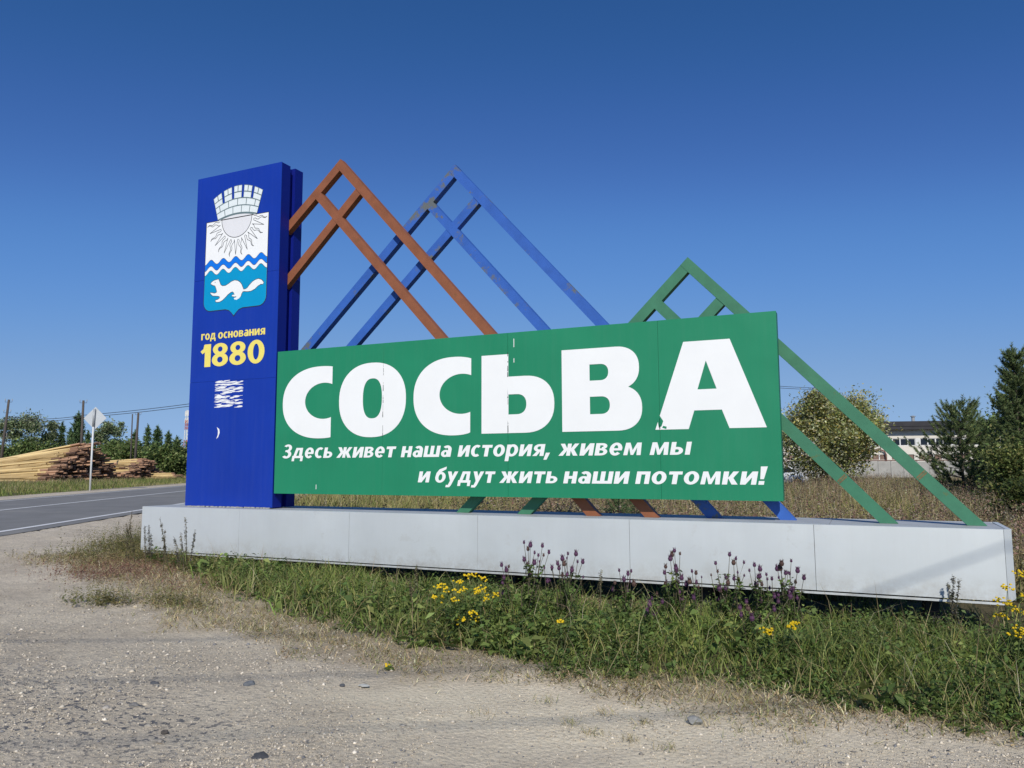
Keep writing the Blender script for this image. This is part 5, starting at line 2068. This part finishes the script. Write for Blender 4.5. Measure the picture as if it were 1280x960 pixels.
# plume heads
hp = b + np.stack([np.zeros(n), np.zeros(n), hgt * 0.86], 1)
parts2.append(sprays(hp, hgt * 0.22, 0.03 + 0.035 * r.random(n), 6, pal([(0.29, 0.17, 0.13), (0.22, 0.14, 0.10), (0.42, 0.35, 0.26), (0.28, 0.21, 0.14)], n, r), r, 0.15))
stuff('field_grass', 'tall dry grass and stalks in the field behind the sign', parts, 'dry')
stuff('field_weeds', 'brown seeding weeds filling the field behind the sign', parts2, 'leaf')

# verge across the road
r = np.random.default_rng(506)
n = 80000
s_ = r.uniform(-25, 110, n)
u_ = -8.9 - 16 * r.random(n) ** 1.3
q = ROAD_A[None, :] + ROAD_D[None, :] * s_[:, None] + ROAD_N[None, :] * u_[:, None]
P_ = np.stack([q[:, 0], q[:, 1], gz(q[:, 0], q[:, 1])], 1)
L_ = (0.16 + 0.36 * r.random(n)) * np.clip((-u_ - 8.6) / 2.5, 0.2, 1) * (1 + 0.35 * hashn(P_[:, 0], P_[:, 1], 2.0))
cc = np.where((hashn(P_[:, 0], P_[:, 1], 4.0) + 0.35 * r.normal(size=n) > 0.1)[:, None], pal(FGRN + DRYG, n, r), pal(GREEN, n, r))
cc = np.where((hashn(P_[:, 0] + 40, P_[:, 1], 6.0) + 0.3 * r.normal(size=n) > 0.35)[:, None] & (u_ < -12)[:, None], pal(WEED, n, r), cc)
stuff('verge_grass', 'green and brown roadside grass across the road below the log piles', [blades(P_, L_, 0.012 + 0.016 * r.random(n), cc, r, 0.5)], 'grass')

# ------------------------------------------------------------------ flowering plants


def plant_frame(px, py):
    c = gpt(px, py)
    dep = float(np.dot(c - CAM, _f))
    return c, dep


def small_leaves(mb_list, base, tip, r, n=10, ln=0.06):
    pass


def herb(name, px, py, heads, label, cat, group, style, seed):
    """flowering herb rooted at ground pixel (px,py); heads = list of (px, py, size_m)"""
    r = np.random.default_rng(seed)
    c, dep = plant_frame(px, py)
    t = thing(name, c, label, cat, group)
    allP, allC = [], []
    stems = MB()
    if style == 'thistle':
        heads = list(heads) + [(hx + 8 * r.normal(), hy + 4 + 18 * r.random(), sz * (0.6 + 0.5 * r.random())) for hx, hy, sz in heads for _k in range(2) if r.random() < 0.75]
    for (hx, hy, sz) in heads:
        top = atd(hx, dep + 0.12 * r.normal(), hy) - c
        b0 = np.array([0.05 * r.normal(), 0.05 * r.normal(), -0.02])
        md = b0 * 0.45 + top * 0.55 + np.array([0.02 * r.normal(), 0.02 * r.normal(), 0.02])
        stems.tube([b0, md, top], [0.0045, 0.0035, 0.0022], 5, cap=False)
        if style == 'tansy':
            k = max(6, int(14 * sz / 0.05))
            hv, hf = [], []
            hm = MB()
            for j in range(k):
                a, rad = r.random() * 6.283, sz * math.sqrt(r.random())
                ct = top + np.array([rad * math.cos(a), rad * math.sin(a), 0.012 * r.normal() + 0.008])
                q = 0.0075 + 0.003 * r.random()
                ring = [(ct[0] + q * math.cos(6.283 * w / 7), ct[1] + q * math.sin(6.283 * w / 7), ct[2]) for w in range(7)]
                bot = [(x_, y_, z_ - 0.007) for x_, y_, z_ in ring]
                apex = (ct[0], ct[1], ct[2] + 0.005)
                hm.add(ring + bot + [apex], [(w, (w + 1) % 7, 14) for w in range(7)] + [(w + 7, (w + 1) % 7 + 7, (w + 1) % 7, w) for w in range(7)] + [tuple(13 - w for w in range(7))])
            kind(hm.build('flower_head', 'tansy_yellow', t), 'stuff')
        elif style == 'thistle':
            hm = MB()
            q = sz
            hm.tube([top - np.array([0, 0, q * .6]), top - np.array([0, 0, q * .1]), top + np.array([0, 0, q * .35])], [q * .35, q * .55, q * .4], 8)
            for w in range(14):
                a = 6.283 * w / 14 + r.random()
                e = top + np.array([math.cos(a) * q * (.35 + .5 * r.random()), math.sin(a) * q * (.35 + .5 * r.random()), q * (0.7 + .5 * r.random())])
                s0 = top + np.array([math.cos(a) * q * .25, math.sin(a) * q * .25, q * .25])
                sd = np.array([-math.sin(a), math.cos(a), 0]) * q * .14
                hm.add([s0 - sd, s0 + sd, e], [(0, 1, 2)])
            hm.build('flower_head', 'thistle_purple' if r.random() < 0.75 else 'thistle_brown', t)
        else:       # spike of small buds
            n_ = 34
            pts = top * 1.0
            f = 0.35 + 0.65 * r.random(n_)
            axp = b0[None, :] + (top - b0)[None, :] * f[:, None]
            allP.append(axp)
        # stem leaves
        nlv = 7
        f = 0.12 + 0.68 * r.random(nlv)
        allC.append(b0[None, :] + (top - b0)[None, :] * f[:, None])
    kind(stems.build('stem', 'stem_green' if style == 'tansy' else 'stem_brown', t), 'stuff')
    P_ = np.concatenate(allC)
    n = len(P_)
    V, L_, S_, C = sprays(P_, np.full(n, 0.03), np.full(n, 0.05 if style != 'spike' else 0.03), 5, pal(HERB if style != 'spike' else [(0.10, 0.11, 0.06), (0.14, 0.13, 0.07)], n, r), r)
    kind(big_mesh('leaf_cluster', V, L_, S_, 'leaf', C, t), 'stuff')
    if allP:
        P_ = np.concatenate(allP)
        n = len(P_)
        V, L_, S_, C = sprays(P_, np.full(n, 0.025), np.full(n, 0.022), 5, pal([(0.10, 0.10, 0.12), (0.15, 0.14, 0.10), (0.20, 0.18, 0.11)] if seed % 2 else [(0.20, 0.17, 0.10), (0.27, 0.23, 0.14)], n, r), r)
        kind(big_mesh('seed_spike', V, L_, S_, 'leaf', C, t), 'stuff')
    return t


MT['tansy_yellow'] = mat('tansy_yellow', (0.72, 0.50, 0.018), 0.7, 0.12, 60, spec=0.2)
MT['thistle_purple'] = mat('thistle_purple', (0.095, 0.042, 0.085), 0.8, 0.25, 60, spec=0.2)
MT['thistle_brown'] = mat('thistle_brown', (0.10, 0.06, 0.05), 0.8, 0.25, 60, spec=0.2)
MT['stem_green'] = mat('stem_green', (0.07, 0.10, 0.03), 0.8, 0.1, 20)
MT['stem_brown'] = mat('stem_brown', (0.10, 0.085, 0.05), 0.8, 0.1, 20)

TG = 'yellow tansy plants in the grass'
herb('tansy_plant', 582, 800, [(588, 719, .06), (603, 724, .045), (573, 728, .045), (551, 733, .06), (558, 739, .03), (575, 739, .065), (601, 737, .05), (597, 741, .04), (545, 746, .035), (552, 748, .03), (568, 750, .035), (619, 745, .035), (607, 748, .03)],
     'largest yellow tansy clump below the middle of the white base', 'flower', TG, 'tansy', 901)
herb('tansy_plant', 588, 806, [(575, 775, .055), (591, 768, .05), (594, 775, .04)], 'pair of yellow tansy heads just below the largest tansy clump', 'flower', TG, 'tansy', 902)
herb('tansy_plant', 703, 822, [(701, 778, .035)], 'single small tansy head in the grass below the purple thistles', 'flower', TG, 'tansy', 903)
herb('tansy_plant', 960, 836, [(957, 790, .045), (961, 789, .035)], 'left of two small tansy heads below the right purple thistles', 'flower', TG, 'tansy', 904)
herb('tansy_plant', 992, 836, [(987, 785, .04), (992, 780, .04)], 'right of two small tansy heads below the right purple thistles', 'flower', TG, 'tansy', 905)
herb('tansy_plant', 1262, 840, [(1259, 735, .05), (1256, 753, .075), (1250, 770, .06), (1273, 765, .05)], 'tall yellow tansy in front of the right corner of the white base', 'flower', TG, 'tansy', 906)
herb('tansy_plant', 1284, 850, [(1275, 717, .06), (1278, 788, .06), (1270, 793, .05), (1284, 745, .05)], 'yellow tansy cut by the right edge of the photo', 'flower', TG, 'tansy', 907)
herb('tansy_plant', 488, 842, [(486, 833, .03)], 'tiny yellow flower low at the edge of the gravel', 'flower', TG, 'tansy', 908)
HG = 'purple thistles in front of the base'
TH = [(660, 790, [(655, 678), (660, 686), (663, 681), (673, 694), (678, 682), (668, 703)], 'tallest purple thistle, in front of the middle of the base'),
      (632, 788, [(627, 706), (633, 712), (636, 708), (630, 722)], 'short thistle between the tansy clump and the tallest thistle'),
      (706, 790, [(703, 698), (710, 692), (697, 704), (720, 692), (722, 702), (690, 709), (715, 712)], 'branching purple thistle just right of the tallest thistle'),
      (780, 790, [(774, 713), (785, 717), (780, 724), (789, 714)], 'small thistle below the seam right of the branching thistle'),
      (842, 792, [(843, 688), (840, 693), (850, 692), (832, 708), (845, 710), (833, 727), (848, 728)], 'purple thistle with a three-headed top near the fourth base panel'),
      (864, 794, [(852, 722), (865, 714), (870, 716), (858, 730)], 'short thistle close right of the three-headed thistle'),
      (914, 796, [(897, 714), (912, 693), (917, 703), (930, 703), (908, 722), (910, 728)], 'purple thistle left of the densest thistle group'),
      (952, 798, [(943, 706), (950, 711), (958, 718), (950, 720), (945, 730), (962, 735)], 'purple thistle in the middle of the densest thistle group'),
      (986, 800, [(977, 704), (989, 701), (982, 716), (997, 713), (987, 717), (978, 731), (990, 737)], 'rightmost purple thistle under the blue tube foot'),
      (820, 800, [(815, 748), (828, 752), (812, 755)], 'low purple flower heads in the grass below the fourth base panel'),
      (940, 815, [(933, 752), (935, 760), (950, 772), (968, 745), (988, 745)], 'low purple flower heads below the densest thistle group')]
for i, (px, py, hd_, lb) in enumerate(TH):
    herb('thistle_plant', px, py, [(a, b, 0.021 + 0.008 * ((i + j) % 3)) for j, (a, b) in enumerate(hd_)], lb, 'flower', HG, 'thistle', 920 + i)
SG = 'tall seed spikes at the left end of the base'
for i, (px, py, hd_, lb) in enumerate(((166, 706, [(165, 640), (162, 660), (158, 655)], 'tall olive seed spike left of the white base'), (184, 712, [(186, 656), (181, 658), (189, 668)], 'blue grey seed spikes in front of the left base corner'),
                                   (205, 716, [(200, 648), (206, 664)], 'pale brown seed spike second from the left base corner'), (219, 718, [(218, 672)], 'short blue grey seed spike below the blue pillar'),
                                   (228, 720, [(232, 648), (226, 668)], 'pale brown seed spike below the left edge of the blue pillar'), (240, 722, [(244, 664)], 'leaning blue grey seed spike below the blue pillar'))):
    herb('seed_spike_plant', px, py, [(a, b, 0.02) for a, b in hd_], lb, 'weed', SG, 'spike', 950 + i)
herb('dry_stalk', 1192, 800, [(1192, 722, .02), (1185, 730, .02), (1199, 727, .02)], 'thin dry stalk in front of the last base panel', 'weed', None, 'spike', 961)
herb('dry_stalk', 516, 770, [(521, 709, .02), (512, 722, .02)], 'thin pale stalk under the base left of the tansy clump', 'weed', None, 'spike', 964)
herb('dry_stalk', 750, 790, [(751, 714, .02)], 'thin pale stalk under the base between the thistles', 'weed', None, 'spike', 966)

# ------------------------------------------------------------------ stones
r = np.random.default_rng(601)
ico = [(0, 0, 1)] + [(0.894 * math.cos(6.283 * k / 5), 0.894 * math.sin(6.283 * k / 5), 0.447) for k in range(5)] + [(0.894 * math.cos(6.283 * (k + .5) / 5), 0.894 * math.sin(6.283 * (k + .5) / 5), -0.447) for k in range(5)] + [(0, 0, -1)]
icf = [(0, 1 + k, 1 + (k + 1) % 5) for k in range(5)] + [(1 + k, 6 + k, 1 + (k + 1) % 5) for k in range(5)] + [(1 + (k + 1) % 5, 6 + k, 6 + (k + 1) % 5) for k in range(5)] + [(11, 6 + (k + 1) % 5, 6 + k) for k in range(5)]
ico = np.array(ico)
icf = np.array(icf)
oct_ = np.array([(1, 0, 0), (0, 1, 0), (-1, 0, 0), (0, -1, 0), (0, 0, 1), (0, 0, -1.0)])
ocf = np.array([(0, 1, 4), (1, 2, 4), (2, 3, 4), (3, 0, 4), (1, 0, 5), (2, 1, 5), (3, 2, 5), (0, 3, 5)])
STC = [(0.52, 0.455, 0.355), (0.47, 0.41, 0.33), (0.20, 0.20, 0.205), (0.60, 0.53, 0.42), (0.36, 0.33, 0.285), (0.54, 0.475, 0.375), (0.50, 0.44, 0.35), (0.66, 0.60, 0.50)]
n = 100000
# scatter evenly in the picture so near ground is finest
pxs, pys = r.uniform(-120, 1400, n), 640 + 420 * r.random(n) ** 0.8
d = _f[None, :] + ((pxs - 640) / FPX)[:, None] * _r[None, :] - ((pys - 480) / FPX)[:, None] * _u[None, :]
z = np.full(n, 0.15)
for _ in range(8):
    t_ = (z - CAM[2]) / d[:, 2]
    q = CAM[None, :] + d * t_[:, None]
    z = gz(q[:, 0], q[:, 1])
g_, d_ = zones(q[:, 0], q[:, 1])
ok = (r.random(n) > np.clip(g_ * 1.2 + d_ * 0.55, 0, 1)) & (r.random(n) < np.clip(0.55 + 0.7 * hashn(q[:, 0], q[:, 1], 0.9) + 0.3 * hashn(q[:, 0], q[:, 1], 0.3), 0.15, 1)) & (road_u(q[:, 0], q[:, 1]) > 0.7) & (t_ < 30)
q = q[ok]
q[:, 2] = surf(q[:, 0], q[:, 1], g_[ok], d_[ok])
n = len(q)
sz = 0.0028 + 0.0048 * r.random(n) ** 2 + 0.013 * r.random(n) ** 22
sz *= np.clip(np.linalg.norm(q - CAM, axis=1) / 6.0, 0.8, 1.3)
V = oct_[None] * (1 + 0.25 * r.normal(size=(n, 6, 1))) + 0.18 * r.normal(size=(n, 6, 3))
ang = r.random(n) * 6.283
sx_, sy_ = 0.8 + 0.6 * r.random(n), 0.7 + 0.4 * r.random(n)
X = V[..., 0] * sx_[:, None]
Y = V[..., 1] * sy_[:, None]
Xr = X * np.cos(ang)[:, None] - Y * np.sin(ang)[:, None]
Yr = X * np.sin(ang)[:, None] + Y * np.cos(ang)[:, None]
V = np.stack([Xr, Yr, V[..., 2] * 0.7], -1) * sz[:, None, None] + q[:, None, :] + np.array([0, 0, 0.002])
F = (ocf[None] + (np.arange(n) * 6)[:, None, None]).reshape(-1, 3)
o = big_mesh('gravel', V.reshape(-1, 3), F.ravel(), np.arange(0, len(F) * 3, 3), 'stone', np.repeat(np.array(STC)[r.integers(0, len(STC), n)] * (1 + 0.15 * r.normal(size=(n, 1))), 6, 0))
kind(o, 'stuff')
o['label'] = 'loose gravel scattered over the sandy roadside'
for i, (px, py, wpx, flat, c, lb) in enumerate(((325, 951, 24, .6, (0.055, 0.058, 0.065), 'largest dark stone on the gravel at the bottom left'), (868, 903, 20, .55, (0.24, 0.24, 0.23), 'rounded grey stone at the edge of the grass, right of centre'),
                                             (311, 857, 15, .6, (0.13, 0.14, 0.155), 'blue grey stone near the end of the upper wire shadow'), (193, 857, 11, .7, (0.085, 0.088, 0.095), 'small dark stone in the upper wire shadow'),
                                             (197, 821, 23, .12, (0.13, 0.15, 0.16), 'flat grey slab lying above the upper wire shadow'), (167, 883, 13, .5, (0.17, 0.165, 0.16), 'grey stone below the upper wire shadow at the left'),
                                             (133, 887, 11, .6, (0.38, 0.35, 0.31), 'pale stone left of the grey stone below the wire shadow'), (206, 917, 9, .7, (0.085, 0.075, 0.065), 'small brown stone in the lower wire shadow'),
                                             (200, 928, 10, .6, (0.30, 0.27, 0.23), 'pale stone just below the small brown stone'), (185, 909, 8, .7, (0.36, 0.33, 0.28), 'small pale stone above the small brown stone'),
                                             (454, 857, 15, .12, (0.50, 0.50, 0.46), 'flat whitish scrap at the edge of the dry grass'), (428, 858, 7, .7, (0.07, 0.075, 0.085), 'tiny dark stone left of the flat whitish scrap'))):
    c3 = gpt(px, py)
    s = wpx / FPX * float(np.dot(c3 - CAM, _f)) * 0.5
    rr = np.random.default_rng(700 + i)
    # two-step subdivided stone
    V = [tuple(p) for p in ico]
    F = []
    mid = {}

    def mp_(a, b):
        k = (min(a, b), max(a, b))
        if k not in mid:
            q_ = (np.array(V[a]) + np.array(V[b])) / 2
            V.append(tuple(q_ / np.linalg.norm(q_)))
            mid[k] = len(V) - 1
        return mid[k]
    for a, b, c_ in icf.tolist():
        ab, bc, ca = mp_(a, b), mp_(b, c_), mp_(c_, a)
        F += [(a, ab, ca), (ab, b, bc), (ca, bc, c_), (ab, bc, ca)]
    V = np.array(V) * (1 + 0.13 * rr.normal(size=(len(V), 1)))
    V = V * np.array([1.0, 0.75, flat]) * s
    ca_, sa_ = math.cos(rr.random() * 0.8 + YAW - 0.4), math.sin(YAW)
    o = mesh_obj('stone', V, F, 'stone', None, cols=np.array([c] * len(V)))
    o.location = (c3[0], c3[1], c3[2] + s * flat * 0.45)
    o.rotation_euler = (0, 0, YAW + 0.3 * rr.normal())
    tag(o, lb, 'stone', 'larger stones on the gravel')

# ------------------------------------------------------------------ overhead line behind the camera (its soft shadows cross the gravel and the right end of the base)
W_ = onY(1170, 713, BASE_F)
feet = [gpt(240, 850), gpt(420, 913), np.array([W_[0], BASE_F, W_[1]])]
LD = np.array([0.82, 0.572, 0.0])
LP = np.array([LD[1], -LD[0], 0.0])
lines = []
for f_ in feet:
    q_ = f_ + SUNV * ((7.6 - f_[2]) / SUNV[2])
    lines.append(q_ - LD * float(np.dot(q_[:2], LD[:2])))       # foot of the line nearest the origin
mean = sum(lines) / 3
ends = []
for s_, lb in ((-24.0, 'wooden pole with crossarm standing behind the camera'), (26.0, 'wooden pole with crossarm beyond the right edge of the photo')):
    c_ = mean + LD * s_
    z0 = float(gz(c_[0], c_[1]))
    t = thing('utility_pole', (c_[0], c_[1], z0), lb, 'utility pole', 'wooden utility poles')
    MB().tube([(0.0, 0, -0.4), (0.0, 0, 7.6 - z0 + 0.1)], [0.14, 0.10], 9).build('shaft', 'pole_wood', t, smooth=True)
    a_, b_ = -LP * 1.6, LP * 1.6
    MB().tube([(a_[0], a_[1], 7.45 - z0), (b_[0], b_[1], 7.45 - z0)], 0.05, 6).build('crossarm', 'pole_wood', t)
for q_, lb in zip(lines, ('middle wire of the line above the camera', 'nearest wire of the line above the camera', 'wire of the line above the camera whose shadow crosses the base')):
    o = MB().tube([q_ - LD * 24, q_ + LD * 26], 0.0115, 7).build('overhead_wire', 'wire', None, origin=q_ - LD * 24)
    tag(o, lb, 'wire', 'overhead wires')
